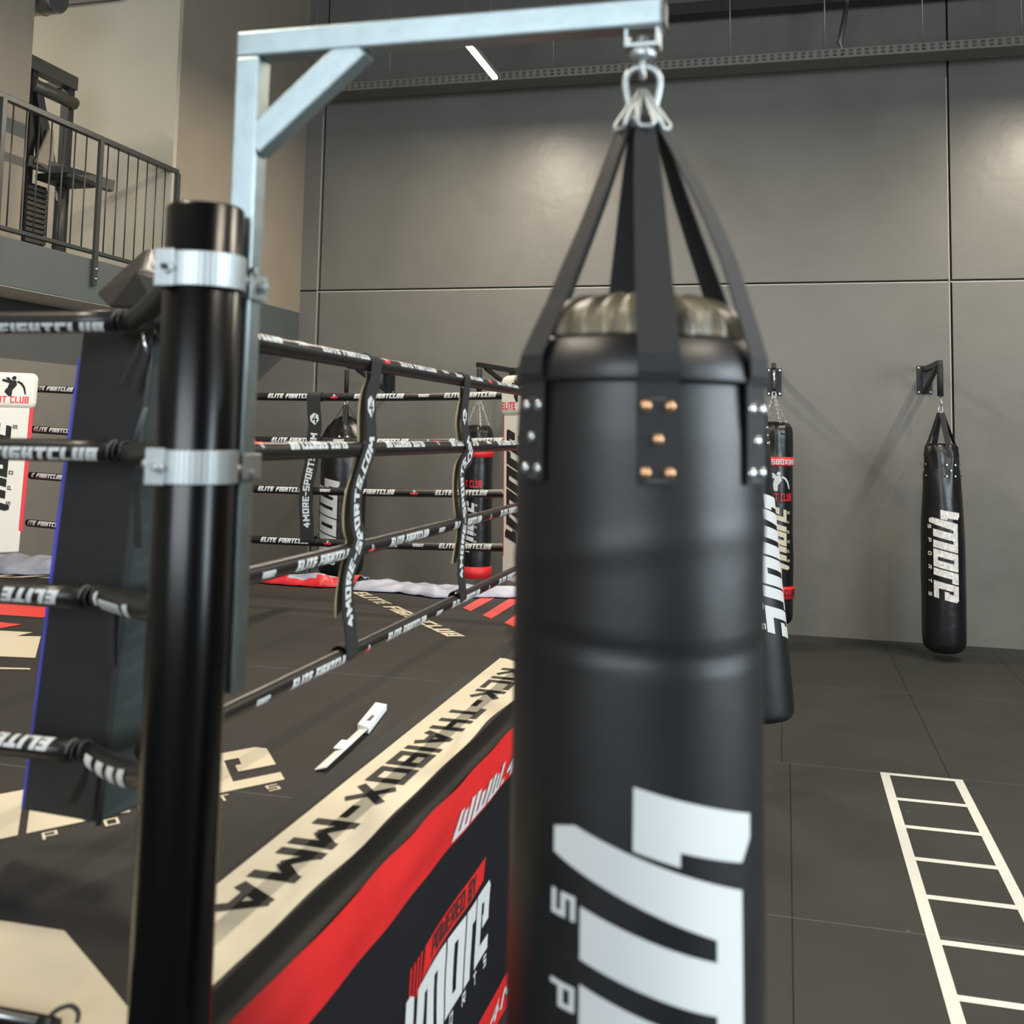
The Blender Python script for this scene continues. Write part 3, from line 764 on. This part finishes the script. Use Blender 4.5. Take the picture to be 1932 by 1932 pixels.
RZ = [2.155, 1.895, 1.605, 1.308]
XR_ = -1.23
sched = {0: (2.625, 55, False), 1: (2.46, 48, True), 2: (2.511, -12, False), 3: (2.507, -18, False)}
names = ['topmost', 'second from the top', 'third from the top', 'lowest']
for i in range(4):
    s0, phi, fl_, = sched[i]; per = .665 if i else .60; tx = []; ln = .36
    y = s0-per*1
    while y < 5.4:
        tx.append(('E', y-1.9, phi, fl_, ln)); mid = y+ln+(per-ln)/2
        odd = round((y-s0)/per) % 2
        if i == 0: odd = 1-odd
        if i == 3 or i == 2: odd = 1-odd
        tx.append(('M', mid-1.9-.035, phi, fl_, .08) if odd == 0 else ('R', mid-1.9, phi, fl_, 0.0))
        y += per
    tx = [q for q in tx if q[1] > .03 and q[1]+.36 < 3.46]
    rope((XR_, 1.9, RZ[i]), (XR_, 5.38, RZ[i]-.003), (1, 0, 0), None, [.0, .0, .004, .0][i], 'black lettered padded rope on the right side of the ring, %s' % names[i], tx, 'ropes on the right side of the ring')
    # far side
    tx = []; per = .552; ln = .305; st = [-2.99, -2.955, -3.03, -3.0][i]
    x = st-3*per
    while x < -1.3:
        tx.append(('E', x+4.63, 12, False, ln)); mid = x+ln+(per-ln)/2
        odd = (round((x-st)/per)+(i in (1, 2))) % 2
        tx.append(('R', mid+4.63, 12, False, 0) if odd == 0 else ('M', mid+4.63-.035, 12, False, .08)); x += per
    tx = [q for q in tx if -.3 < q[1] < 3.1]
    rope((-4.63, 5.75, RZ[i]+.02), (-1.45, 5.75, RZ[i]+.01), (0, -1, 0), None, .03, 'black lettered rope across the far side of the ring, %s' % names[i], tx, 'ropes on the far side of the ring')
    # near side
    endx = [-1.331, -1.328, -1.392, -1.391][i]; phi = [-52, -28, -5, 42][i]; fl_ = i > 1; tx = []
    ln = .40; e = endx
    while e-ln > -3.9:
        tx.append(('E', e-ln+4.95, phi, fl_, ln)); e -= .72
    xe = [-1.30, -1.30, -1.345, -1.355][i]
    rope((-4.95, 1.85, RZ[i]+.0), (xe, 1.85, RZ[i]+.005), (0, -1, 0), None, [.0, .006, .0, .0][i], 'thick black lettered rope crossing the dark corner pad, %s' % names[i], tx, 'ropes on the near side of the ring')

# printed tensioner covers between rope corner and post
for i, (pa, pb, lab) in enumerate([((-1.285, 1.86, 2.157), (-.972, 1.535, 2.20), 'black rope tensioner from the topmost rope to the foreground post'),
                     ((-1.285, 1.87, 1.895), (-.972, 1.535, 1.915), 'black rope tensioner from the second rope to the foreground post'),
                     ((-1.335, 1.875, 1.612), (-.975, 1.535, 1.655), 'black rope tensioner with white print on the third rope corner'),
                     ((-1.345, 1.885, 1.305), (-.975, 1.535, 1.40), 'black rope tensioner with white print on the lowest rope corner')]):
    pa, pb = V(pa), V(pb); mid = (pa+pb)/2+V((.02, .0, -.035 if i == 3 else -.008))
    m = MB(); pts = []
    for q in range(13):
        s = q/12; pts.append(pa*(1-s)**2+mid*2*s*(1-s)+pb*s*s)
    m.tube(pts, [.012]+[.019+.004*sin(PI*q/12) for q in range(1, 12)]+[.014], 'rope_cover', 20)
    if i >= 2:
        d = (pb-pa).normalized(); sd = V((-.55, -.83, 0)); sd = (sd-d*sd.dot(d)).normalized(); upv = d.cross(sd); upv = upv if upv.z > 0 else -upv
        def f(u, v, l):
            s = u; p = pa*(1-s)**2+mid*2*s*(1-s)+pb*s*s; a = v
            return p+(.0243+l)*(sd*cos(a)+upv*sin(a))
        if i == 2:
            m.polys([[(.12, -.6), (.17, -.6), (.17, .5), (.15, .6), (.12, .3)], [(.2, -.9), (.52, -.9), (.52, .0), (.2, .05)], [(.58, -.9), (.66, -.9), (.66, .2), (.58, .1)]], f, 'white_print', (.04, .1))
            for q in range(11): m.polys([[(.225+q*.026, -.8), (.231+q*.026, -.8), (.231+q*.026, -.08), (.225+q*.026, -.08)]], lambda u, v, l: f(u, v, .0005), 'stitch', (.04, .1))
        else:
            m.polys([[(.12+q*.17, -.8), (.22+q*.17, -.8), (.24+q*.17, .5), (.14+q*.17, .5)] for q in range(4)], f, 'white_print', (.04, .1))
    tag(m.done('rope_tensioner'), lab, 'rope tensioner', 'rope tensioners at the near corner')
# rope end knots at the pad
for i, (x, z) in enumerate(((-1.292, 2.162), (-1.288, 1.90), (-1.335, 1.612), (-1.345, 1.315))):
    m = MB()
    for q in range(3):
        cx_, cy_ = x-.012+q*.016, 1.835-q*.004
        m.tube([(cx_+.004*sin(a*PI/6+q), 1.85+.019*cos(a*PI/6), z+.019*sin(a*PI/6)) for a in range(12)], .0032, 'pad_dark' if q else 'stitch', 6, closed=True)
    tag(m.done('rope_lashing'), 'dark cord lashing at the end of the near-side rope, %s' % names[i], 'lashing', 'lashings at the near corner')

# rope spacer straps
def catmull(P, n=6):
    out = []
    for i in range(len(P)-1):
        p0, p1, p2, p3 = P[max(0, i-1)], P[i], P[i+1], P[min(len(P)-1, i+2)]
        for j in range(n):
            t_ = j/n; out.append(.5*((2*p1)+(p2-p0)*t_+(2*p0-5*p1+4*p2-p3)*t_*t_+(3*p1-p0-3*p2+p3)*t_**3))
    out.append(P[-1]); return out
def spacer(path, wdir, ndir, width, label, group, txtscale=1.0, tan=True):
    """path: (lateral offset along wdir, out offset along ndir, z) bottom..top"""
    t = thing('rope_spacer', (path[0][0], path[0][1], path[0][2]), label, 'rope spacer', group)
    P = catmull([V(p) for p in path], 8); wv = V(wdir); nd = V(ndir)
    acc = [0]
    for a, b in zip(P, P[1:]): acc.append(acc[-1]+(b-a).length)
    def at(s):
        s = max(0, min(acc[-1]-1e-6, s)); k = 0
        while acc[k+1] < s: k += 1
        f = (s-acc[k])/(acc[k+1]-acc[k]); p = P[k].lerp(P[k+1], f); d = (P[k+1]-P[k]).normalized(); return p, d
    tot = acc[-1]
    def nrm(d):
        w_ = (wv-d*wv.dot(d)).normalized(); n = w_.cross(d); n = n if n.dot(nd) > 0 else -n; return w_, n
    W = []; Nn = []
    for i, p in enumerate(P):
        d = (P[min(i+1, len(P)-1)]-P[max(0, i-1)]).normalized(); w_, n = nrm(d); W.append(w_*width); Nn.append(n)
    m = MB(); m.ribbon(P, W, Nn, .003, 'webbing')
    # loops round the top and bottom rope
    for z_, s_ in ((P[0].z, -1), (P[-1].z, 1)):
        cc = P[0 if s_ < 0 else -1]-nd*(RR+.004)
        cc = V((cc.x, cc.y, z_))
        lp = [cc+(RR+.004)*(nd*cos(a*PI/8)+V((0, 0, sin(a*PI/8)))) for a in range(17)]
        m.ribbon(lp, [wv*width*1.02]*17, [((q-cc).normalized()) for q in lp], .003, 'webbing')
    body = m.done('front_strap', t)
    # printed text, reading upwards
    m = MB()
    ps, L = text_polys('4MORE-SPORTS.COM', width*.50, t=1.15, wide=1.05, gap=.5, length=tot*.66)
    side_up = -wv
    def f(u, v, l):
        p, d = at(u); w_, n = nrm(d); return p+n*(.0022+l)-w_*v
    m.polys(place(ps, tot*.085, -width*.25), f, 'white_print', (.02, None), 1e-5)
    m.done('lettering', t); m = MB()
    k = width*.62; sc = tot*.845
    m.polys([[(sc+b*k*1.15, -a*k) for a, b in p] for p in SHIELD], f, 'white_print', (.02, None))
    m.polys([[(sc+b*k*1.15, -a*k) for a, b in p] for p in FOUR], lambda u, v, l: f(u, v, .0006+l), 'joint_dark', (.02, None), 1e-5)
    m.done('shield_emblem', t)
    if tan:
        m = MB(); Q = []; i0, i1 = int(len(P)*.12), int(len(P)*.96)
        for i, p in enumerate(P):
            s = acc[i]/tot; off = .014+.012*abs(sin(s*PI*3+.9))
            Q.append(p-nd*off+wv*(-.014*abs(sin(s*PI*3+.4))))
        m.ribbon(Q[i0:i1], [q*.75 for q in W[i0:i1]], Nn[i0:i1], .003, 'webbing_tan'); m.done('back_strap', t); 
    return t
pa = [(2.882, 1.312), (2.864, 1.393), (2.839, 1.468), (2.842, 1.538), (2.892, 1.604), (2.908, 1.639), (2.886, 1.677), (2.879, 1.768), (2.921, 1.84), (2.965, 1.895), (2.972, 1.932), (2.963, 2.046), (2.99, 2.10), (3.0, 2.155)]
def outx(z, spread=.012):
    d = min(abs(z-q) for q in RZ); return XR_+RR+.004+(-.002 if d > .06 else 0)
spacer([(outx(z), y, z) for y, z in pa], (0, 1, 0), (1, 0, 0), .078, 'wavy black printed strap joining the right-side ropes, nearer one', 'spacer straps on the ring ropes')
pb = [(3.965, 1.315), (3.926, 1.423), (3.935, 1.528), (3.957, 1.606), (3.934, 1.661), (3.907, 1.769), (3.921, 1.822), (4.012, 1.864), (3.99, 1.897), (3.927, 1.984), (3.938, 2.077), (3.955, 2.155)]
spacer([(outx(z), y, z) for y, z in pb], (0, 1, 0), (1, 0, 0), .078, 'wavy black printed strap joining the right-side ropes, farther one', 'spacer straps on the ring ropes')
pc = [(-2.70, 1.305), (-2.705, 1.40), (-2.715, 1.5), (-2.715, 1.605), (-2.705, 1.67), (-2.69, 1.75), (-2.682, 1.85), (-2.68, 1.90), (-2.675, 1.98), (-2.685, 2.06), (-2.69, 2.14)]
spacer([(x, 5.75-RR-.004, z) for x, z in pc], (1, 0, 0), (0, -1, 0), .085, 'straight black printed strap on the far-side ropes', 'spacer straps on the ring ropes', tan=False)

# =================================================================== CORNER PADS
t = thing('corner_pad', (-1.42, 2.03, 1.14), 'tall dark corner pad with blue edge behind the near ropes', 'corner pad')
Lb, Sb, Rb, Fb = V((-1.56, 1.97, 1.138)), V((-1.36, 1.95, 1.139)), V((-1.30, 2.10, 1.150)), V((-1.50, 2.19, 1.15))
Lt, St, Rt, Ft = V((-1.497, 2.0, 2.17)), V((-1.287, 1.95, 2.17)), V((-1.265, 2.12, 2.17)), V((-1.44, 2.21, 2.17))
m = MB(); nz = 14
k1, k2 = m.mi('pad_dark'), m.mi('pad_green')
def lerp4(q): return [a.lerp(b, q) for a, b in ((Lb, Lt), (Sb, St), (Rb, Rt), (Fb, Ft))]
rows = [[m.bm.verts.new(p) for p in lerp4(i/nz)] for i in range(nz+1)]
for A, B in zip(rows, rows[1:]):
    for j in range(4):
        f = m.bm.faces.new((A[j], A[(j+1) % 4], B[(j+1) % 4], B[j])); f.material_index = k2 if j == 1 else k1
m.bm.faces.new(rows[0][::-1]).material_index = k1; m.bm.faces.new(rows[-1]).material_index = k1
m.done('cushion', t, .008)
m = MB()   # piping along the seam
m.tube([Sb.lerp(St, i/10)+V((.004, -.004, 0)) for i in range(11)], .006, 'pad_dark', 8); m.done('piping', t)
m = MB()   # blue front cover, a little wider than the cushion
bl = [(Lb, Lt)]
def bluept(q, w):
    L0 = Lb.lerp(Lt, q); F0 = Fb.lerp(Ft, q); wv_ = .018*sin(min(1, (1-q)*1.35)*PI*.9)
    return V((L0.x*2.2/L0.y-.002-wv_*w*.30, 2.2, 1.95+(L0.z-1.95)*2.2/L0.y))
cols = []
for i in range(15):
    q = i/14*.93; p = bluept(q, 1); f_ = Fb.lerp(Ft, q)+V((.02, .02, 0))
    cols.append([m.bm.verts.new(v_) for v_ in (p, V((f_.x, f_.y-.0, f_.z)), V((f_.x, f_.y+.02, f_.z)), p+V((0, .02, 0)))])
kb = m.mi('pad_blue')
for A, B in zip(cols, cols[1:]):
    for j in range(4): m.bm.faces.new((A[j], A[(j+1) % 4], B[(j+1) % 4], B[j])).material_index = kb
m.bm.faces.new(cols[0][::-1]); m.bm.faces.new(cols[-1])
tag(m.done('front_cover', t, .004), 'blue front cover')
m = MB()   # tilted top cushion
def w(px, py, y):  # point on the plane y from the image ray (fixed numbers, real place)
    d = fwd+(px-966)/1990*rr-(py-644)/1990*uu; k = y/d.y; return CAM+d*k
m.hexa([w(203, 583, 1.93), w(300, 590, 1.90), w(306, 520, 1.93), w(264, 505, 1.93), w(178, 556, 2.12), w(300, 575, 2.12), w(330, 474, 2.14), w(276, 467, 2.14)], 'pad_cap')
m.done('top_cushion', t, .012, 3)
m = MB()   # tie bands
for a, b, wd in (((-1.278, 1.925, 2.12), (-1.318, 1.928, 2.02), .014), ((-1.30, 1.928, 2.125), (-1.345, 1.93, 2.035), .012), ((-1.30, 1.93, 1.86), (-1.285, 1.93, 1.70), .016), ((-1.37, 1.93, 1.29), (-1.43, 1.932, 1.175), .014), ((-1.345, 1.93, 1.58), (-1.335, 1.93, 1.46), .016), ((-1.36, 1.93, 1.29), (-1.372, 1.932, 1.15), .02)):
    m = MB(); m.beam(a, b, wd, .003, 'joint_dark', up=(0, 1, 0)); m.done('tie_band', t)
m = MB(); m.tube([(-1.285, 1.90, 1.905), (-1.25, 1.86, 1.945), (-1.23, 1.85, 1.985)], .005, 'stitch', 6); m.done('lacing', t)
m = MB(); m.tube([(-1.285, 1.91, 2.14), (-1.275, 1.90, 2.125), (-1.27, 1.90, 2.10)], .003, 'steel', 6); m.done('lacing', t)

def white_pad(xc, yc, ang, side, label, logos):
    """upright cushion facing the ring centre; side: which red flank is seen"""
    t = thing('corner_pad', (xc, yc, 1.17), label, 'corner pad', 'white corner pads on the far side')
    ca, sa = cos(ang), sin(ang)
    def Q(o, y, z):
        o = o+side*(z-1.7)*.03
        return (xc+ca*o-sa*y, yc+sa*o+ca*y, z)
    def slab(o0, o1, z0, z1, y0, y1, mt, nm, bv):
        m = MB(); m.hexa([Q(o0, y0, z0), Q(o1, y0, z0), Q(o1, y1, z0), Q(o0, y1, z0), Q(o0, y0, z1), Q(o1, y0, z1), Q(o1, y1, z1), Q(o0, y1, z1)], mt); return m.done(nm, t, bv, 4)
    slab(-.150, .150, 1.165, 1.295, -.09, .05, 'pad_white', 'bottom_cushion', .01)
    slab(-.175, .175, 2.035, 2.262, -.10, .06, 'pad_white', 'head_cushion', .04)
    slab(-.138, .138, 1.285, 2.045, -.09, .0, 'pad_white', 'front_cushion', .006)
    slab(-.163, .163, 1.285, 2.045, -.08, .05, 'pad_red', 'side_cover', .006)
    m = MB()
    def f(u, v, l): return Q(u, -.1015-l, v)
    def g(u, v, l): return Q(u, -.0915-l, v)
    ps, L = text_polys('FIGHT CLUB' if logos else 'ELITE', .040, t=.85, gap=.6, length=.24 if logos else .14); m.polys(place(ps, -.115 if logos else -.14, 2.075), f, 'red_print', None, 1e-5)
    m.polys(place(fighter(.14), .03, 2.17), f, 'joint_dark', None, 1e-5)
    pl = logo_polys(.15, sk=.3, pitch=.62, first=.2)
    m.polys([[(.045-v, 1.42+u) for u, v in p] for p in pl], g, 'joint_dark', None, 1e-5)
    m.done('printed_logo', t)
    return t
white_pad(-4.69, 5.536, PI/4, 1, 'white corner pad with red edge and black wordmark at the far left corner', True)
white_pad(-1.315, 5.516, -PI/4, -1, 'white corner pad with red edge mostly hidden behind the foreground bag', False)

# =================================================================== THINGS LYING ON THE CANVAS
def cloth(name, outline, label, mats_, seed, hmax, split=None):
    """crumpled fabric lying on the canvas edge: grid between a near and a far line"""
    near, far = outline; n = 60; r = 10; m = MB(); ks = [m.mi(q) for q in mats_]
    def lerpl(Ln, s):
        q = s*(len(Ln)-1); i = min(int(q), len(Ln)-2); return V(Ln[i]).lerp(V(Ln[i+1]), q-i)
    rows = []
    for i in range(n+1):
        s = i/n; a, b = lerpl(near, s), lerpl(far, s); row = []
        for j in range(r+1):
            q = j/r; p = a.lerp(b, q)
            h = sin(q*PI)**.6*hmax*(.45+.55*abs(noise.noise(V((s*5+seed, q*1.5, 0))))*1.6)+.25*hmax*q
            h += .012*noise.noise(V((s*14, q*5, seed)))
            row.append(m.bm.verts.new((p.x, p.y+.02*noise.noise(V((s*6, q*3, seed+9))), ZC+.006+max(0, h))))
        rows.append(row)
    for i, (A, B) in enumerate(zip(rows, rows[1:])):
        for j in range(r):
            f = m.bm.faces.new((A[j], B[j], B[j+1], A[j+1])); f.smooth = True; f.material_index = ks[split(i/n, j/r) if split else 0]
    o = m.done(name); md = o.modifiers.new('thick', 'SOLIDIFY'); md.thickness = .004; md.offset = 1
    return tag(o, label, 'banner', 'banners folded over the far canvas edge')
cloth('folded_banner', ([(-2.62, 6.22, 0), (-2.3, 6.22, 0), (-2.05, 6.12, 0), (-1.7, 6.28, 0), (-1.2, 6.3, 0)], [(-2.62, 6.46, 0), (-2.2, 6.47, 0), (-1.9, 6.47, 0), (-1.2, 6.47, 0)]), 'pale blue-grey cloth banner lying along the far edge by the red stripes', ['banner_pale', 'banner_red'], 2, .055)
cloth('folded_banner', ([(-3.5, 6.38, 0), (-3.2, 6.27, 0), (-2.85, 6.25, 0), (-2.66, 6.34, 0)], [(-3.5, 6.46, 0), (-3.2, 6.48, 0), (-2.9, 6.48, 0), (-2.6, 6.48, 0)]), 'red and white folded banner lying on the far canvas edge', ['banner_pale', 'banner_red'], 8, .07, lambda s, q: 1 if q < .35+.25*sin(s*9) else 0)
cloth('folded_banner', ([(-5.3, 6.02, 0), (-4.9, 6.02, 0), (-4.45, 6.2, 0), (-4.1, 6.35, 0)], [(-5.3, 6.48, 0), (-4.8, 6.48, 0), (-4.4, 6.48, 0), (-4.1, 6.47, 0)]), 'silvery grey banner bunched at the far left corner of the canvas', ['banner_pale', 'banner_red'], 5, .10, lambda s, q: 1 if s < .16 and q > .5 else 0)
t = thing('packaging_strip', (-1.38, 3.3, ZC), 'long narrow white cardboard packaging lying on the dark canvas', 'packaging')
zz = ZC+.002
m = MB(); m.hexa([(-1.332, 3.345, zz), (-1.385, 3.375, zz), (-1.435, 3.66, zz), (-1.385, 3.645, zz), (-1.332, 3.345, zz+.022), (-1.385, 3.375, zz+.022), (-1.435, 3.66, zz+.022), (-1.385, 3.645, zz+.022)], 'card_white')
m.done('carton', t, .002)
m = MB(); m.polys([[(-1.372, 3.42), (-1.358, 3.42), (-1.368, 3.49), (-1.38, 3.49)]], lambda u, v, l: (u, v, zz+.0226), 'stitch')
m.done('print', t)
m = MB(); m.ribbon([(-1.322, 2.95, zz+.008), (-1.337, 3.16, zz+.012), (-1.36, 3.38, zz+.01)], [(.036, 0, .01)]*3, [(0, 0, 1)]*3, .003, 'card_white')
m.ribbon([(-1.337, 3.12, zz+.016), (-1.345, 3.2, zz+.018)], [(.04, 0, .0)]*2, [(0, 0, 1)]*2, .003, 'card_white'); m.done('folded_strip', t)
t = thing('tensioner_rod', (-1.25, 1.6, ZC), 'silver steel rod with dark hook lying on the cream band', 'rod')
zz = ZC+.012
m = MB(); m.tube([(-1.62, 1.585, zz), (-1.17, 1.59, zz)], .006, 'steel', 10); m.tube([(-1.62, 1.604, zz+.002), (-1.18, 1.604, zz+.002)], .003, 'black_metal', 8); m.done('rod', t)
m = MB(); m.tube(catmull([V(q) for q in ((-1.19, 1.592, zz), (-1.178, 1.60, zz+.016), (-1.158, 1.61, zz+.022), (-1.142, 1.61, zz+.014), (-1.14, 1.605, zz))]), .004, 'black_metal', 8); m.tube([(-1.20, 1.59, zz), (-1.165, 1.59, zz)], .011, 'black_metal', 10); m.done('hook', t)

# =================================================================== WALL BAGS AND BRACKETS
def bracket(x, tipx, z, reach, label, turn=0):
    t = thing('wall_bracket', (x, YW, z), label, 'bag bracket', 'black bag brackets on the back wall')
    m = MB(); m.box((x-.072, YW-.012, z-.14), (x+.072, YW-.001, z+.14), 'black_metal'); wp = m.done('wall_plate', t, .003)
    for u, v in ((-.055, .12), (.055, .12), (-.055, -.12), (.055, -.12)):
        m = MB(); m.tube([(x+u, YW-.012, z+v), (x+u, YW-.022, z+v)], .009, 'steel', 8); m.done('screw', wp)
    a = V((x, YW-.03, z+.10)); b = V((tipx, YW-reach, z+.12))
    m = MB(); m.beam(a, b, .045, .05, 'black_metal'); m.beam(V((x, YW-.03, z-.12)), a.lerp(b, .8)-V((0, 0, .02)), .035, .04, 'black_metal'); m.beam((x, YW-.03, z-.13), (x, YW-.03, z+.13), .05, .035, 'black_metal', up=(0, 1, 0)); m.done('arm', t, .003)
    return b
def wall_bag(cx, cy, r, zb, zt, zh, label, style, name='punching_bag'):
    t = thing('punching_bag', (cx, cy, zb), label, 'punching bag', 'bags hanging at the back wall')
    H = zt-zb; prof = []
    for i in range(7):
        a = i/6*PI/2; prof.append((r*(.45+.55*sin(a))*.97, zb+r*.5*(1-cos(a))))
    if style == 'banana':
        for q in [i/30 for i in range(1, 31)]:
            z = zb+r*.5+(H-r*.5)*q; rad = r*(1 if q < .55 else 1-.28*((q-.55)/.45)**1.3); prof.append((rad*.985, z))
        prof += [(r*.60, zt+.03), (r*.35, zt+.02)]
    else:
        for q in [i/24 for i in range(1, 25)]: prof.append((r, zb+r*.5+(H-r*.5)*q*.97))
        prof += [(r*.96, zt-.01), (r*.8, zt+.03), (r*.5, zt+.045)] if style != 'soft' else [(r*.93, zt-.03), (r*.75, zt+.06), (r*.45, zt+.13), (r*.2, zt+.17)]
    fn = lambda th, z, rd: rd+.006*noise.noise(V((sin(th)*2+cx, cos(th)*2, z*3)))*(1+2*(z > zt-.3))+(.012*sin(th*7+z*9) if z > zt-.16 and style != 'cyl' else 0)
    m = MB(); m.lathe(prof, (cx, cy, 0), 'vinyl_old', 56, fn); m.done('body', t)
    top = V((cx, cy, zh))
    if style in ('banana', 'soft'):
        for kk in range(4):
            th = .35+kk*PI/2; er = V((sin(th), -cos(th), 0)); et = V((cos(th), sin(th), 0)); rt = r*(.74 if style == 'banana' else .8)
            zp = zt-.05 if style == 'banana' else zt
            P = [V((cx, cy, zp-.04))+er*rt*1.12, V((cx, cy, zp+.02))+er*rt*1.05, V((cx, cy, (zt+zh)/2))+er*rt*.5, top+er*.02-V((0, 0, .03))]
            m = MB(); m.ribbon(P, [et*.055]*4, [er]*4, .004, 'webbing'); so = m.done('strap', t)
            for u, v in ((-.04, 0), (.04, 0), (0, -.05), (-.04, -.1), (.04, -.1)):
                rr3 = r*(.86 if style == 'banana' else 1.0)
                if style == 'banana': v -= .12
                p = V((cx, cy, zt+v-.04))+er*(rr3+.004)+et*u
                m = MB(); m.tube([p, p+er*.006], .0085, 'steel', 8); m.done('rivet', so)
    else:
        for kk in range(4):
            th = .5+kk*PI/2; er = V((sin(th), -cos(th), 0)); a = V((cx, cy, zt-.01))+er*r*.85
            m = MB(); n = 16
            for q in range(n):
                c0 = a.lerp(top, q/n); c1 = a.lerp(top, (q+1.15)/n); dd = (c1-c0)*.5; md = (c0+c1)/2; sd = (V((0, 1, 0)) if q % 2 else V((1, 0, 0)))*.008
                m.tube([md-dd, md-dd*.4+sd, md+dd*.4+sd, md+dd, md+dd*.4-sd, md-dd*.4-sd], .0028, 'steel', 6, closed=True)
            m.done('chain', t)
            m = MB(); m.beam(a-V((0, 0, .07))+er*r*.15, a+V((0, 0, .02)), .04, .008, 'webbing', up=tuple(er)); m.done('loop_tab', t)
    m = MB(); m.tube([(cx+.018*sin(a*PI/6), cy, zh+.03*cos(a*PI/6)+.0) for a in range(12)], .005, 'steel', 8, closed=True); m.done('hook', t)
    return t, fn
def bag_print(t, cx, cy, r, mt, pl, z0, th0, down=True, lift=.0):
    """pl in (u,v): u along the bag axis downwards, v round the bag to the right"""
    m = MB()
    def f(u, v, l):
        th = math.radians(th0)+v/r; z = z0-u if down else z0+u
        if not down: th = math.radians(th0)-v/r
        rd = r+.010+lift+l; return (cx+rd*sin(th), cy-rd*cos(th), z)
    m.polys(pl, f, mt, (.08, .03), 3e-5); return m.done('printed_logo', t)
def ring_band(t, cx, cy, r, z0, z1, mt='red_print', nm='colour_band'):
    m = MB(); m.lathe([(r+.004, z0), (r+.011, z0+.002), (r+.011, z1-.002), (r+.004, z1)], (cx, cy, 0), mt, 56, capb=False, capt=False); m.done(nm, t)
def swap(pl): return [[(v, u) for u, v in p] for p in pl]
def hor_text(tt, cx, cy, r, txt, h, z, thc, mt, **kw):
    ps, L = text_polys(txt, h, **kw); m = MB()
    def f(u, v, l): th = math.radians(thc)+(u-L/2)/r; return (cx+(r+.013+l)*sin(th), cy-(r+.013+l)*cos(th), z+v)
    m.polys(ps, f, mt, (.02, None), 3e-5); m.done("lettering", tt)

# right-hand banana bag
cx, cy, r = 1.375, 10.35, .19
b = bracket(1.33, cx+.005, 2.55, YW-cy, 'wall bracket at the right by the panel joint, angled sideways')
m = MB(); m.tube([(cx, cy, 2.64), (cx, cy, 2.36)], .028, 'webbing', 10); m.tube([(cx, cy, 2.36), (cx+.012, cy, 2.30), (cx, cy, 2.26)], .006, 'steel', 8); tag(m.done('hanging_strap'), 'black sleeve strap with hook on the right wall bracket', 'hanging strap', 'hanging straps under the wall brackets')
t, _ = wall_bag(cx, cy, r, .065, 1.90, 2.24, 'tapered black punching bag with white wordmark hanging alone at the right', 'banana')
bag_print(t, cx, cy, r*.985, 'white_worn', logo_polys(.205, sk=.25, pitch=.58, first=.30, low=-.24), 1.36-.09, -31)
# crossing bag
cx, cy, r = -.105, 10.35, .17
bracket(-.11, -.11, 2.52, YW-cy, 'wall bracket seen straight on just right of the foreground bag')
m = MB(); m.tube([(cx, cy, 2.6), (cx, cy, 2.42)], .012, 'steel', 10); tag(m.done('hanging_strap'), 'steel link under the middle wall bracket', 'hanging strap', 'hanging straps under the wall brackets')
t, _ = wall_bag(cx, cy, r, .22, 2.06, 2.36, 'chain-hung black bag with red bands and white emblem beside the foreground bag', 'cyl')
ring_band(t, cx, cy, r, 1.69, 1.775); ring_band(t, cx, cy, r, .47, .585)
hor_text(t, cx, cy, r, 'CROSSBOXING', .05, 1.705, 8, 'white_print', t=.9, gap=.6, length=.40)
hor_text(t, cx, cy, r, 'FIGHT CLUB', .07, 1.37, 12, 'red_print', t=.8, gap=.6, length=.26)
hor_text(t, cx, cy, r, 'ELITE FIGHT CLUB', .06, .50, -8, 'joint_dark', t=.9, gap=.6, length=.5)
m = MB(); m.polys(fighter(.2), lambda u, v, l: (cx+(r+.012+l)*sin(.2+u/r), cy-(r+.012+l)*cos(.2+u/r), 1.54+v), 'white_print', (.03, None), 3e-5); m.done('emblem', t)
bag_print(t, cx, cy, r, 'canvas_cream', logo_polys(.16, sk=.3), .74, 38, down=False)
# two bags behind the ring
cx, cy, r = -4.49, 10.35, .24
bracket(-4.30, cx+.02, 2.50, YW-cy, 'wall bracket behind the ring above the widest bag')
m = MB(); m.tube([(cx, cy, 2.58), (cx, cy, 2.34)], .024, 'webbing', 10); m.tube([(cx-.012, cy, 2.34), (cx-.014, cy, 2.24)], .006, 'steel', 8); m.tube([(cx+.012, cy, 2.34), (cx+.014, cy, 2.24)], .006, 'steel', 8); tag(m.done('hanging_strap'), 'black strap with steel hook above the widest bag behind the ring', 'hanging strap', 'hanging straps under the wall brackets')
t, _ = wall_bag(cx, cy, r, .42, 1.92, 2.24, 'wide black bag with white wordmark behind the ring, between the two nearest spacer straps', 'soft')
bag_print(t, cx, cy, r, 'white_print', logo_polys(.22, sk=.3), 1.38, -42)
cx, cy, r = -3.03, 10.35, .155
b = bracket(-2.84, cx-.02, 2.52, YW-cy, 'wall bracket behind the ring with arm swung to the left')
m = MB(); m.tube([(cx, cy, 2.6), (cx, cy, 2.34)], .028, 'webbing', 10); tag(m.done('hanging_strap'), 'black sleeve strap above the slim bag with red bands', 'hanging strap', 'hanging straps under the wall brackets')
t, _ = wall_bag(cx, cy, r, .49, 1.98, 2.32, 'slim chain-hung black bag with red bands behind the farther spacer strap', 'cyl')
ring_band(t, cx, cy, r, 1.70, 1.78); ring_band(t, cx, cy, r, .50, .615)
hor_text(t, cx, cy, r, 'FIGHT CLUB', .07, 1.40, -16, 'red_print', t=.8, gap=.6, length=.26)
bag_print(t, cx, cy, r, 'white_print', logo_polys(.13, sk=.3), .80, 8, down=False)
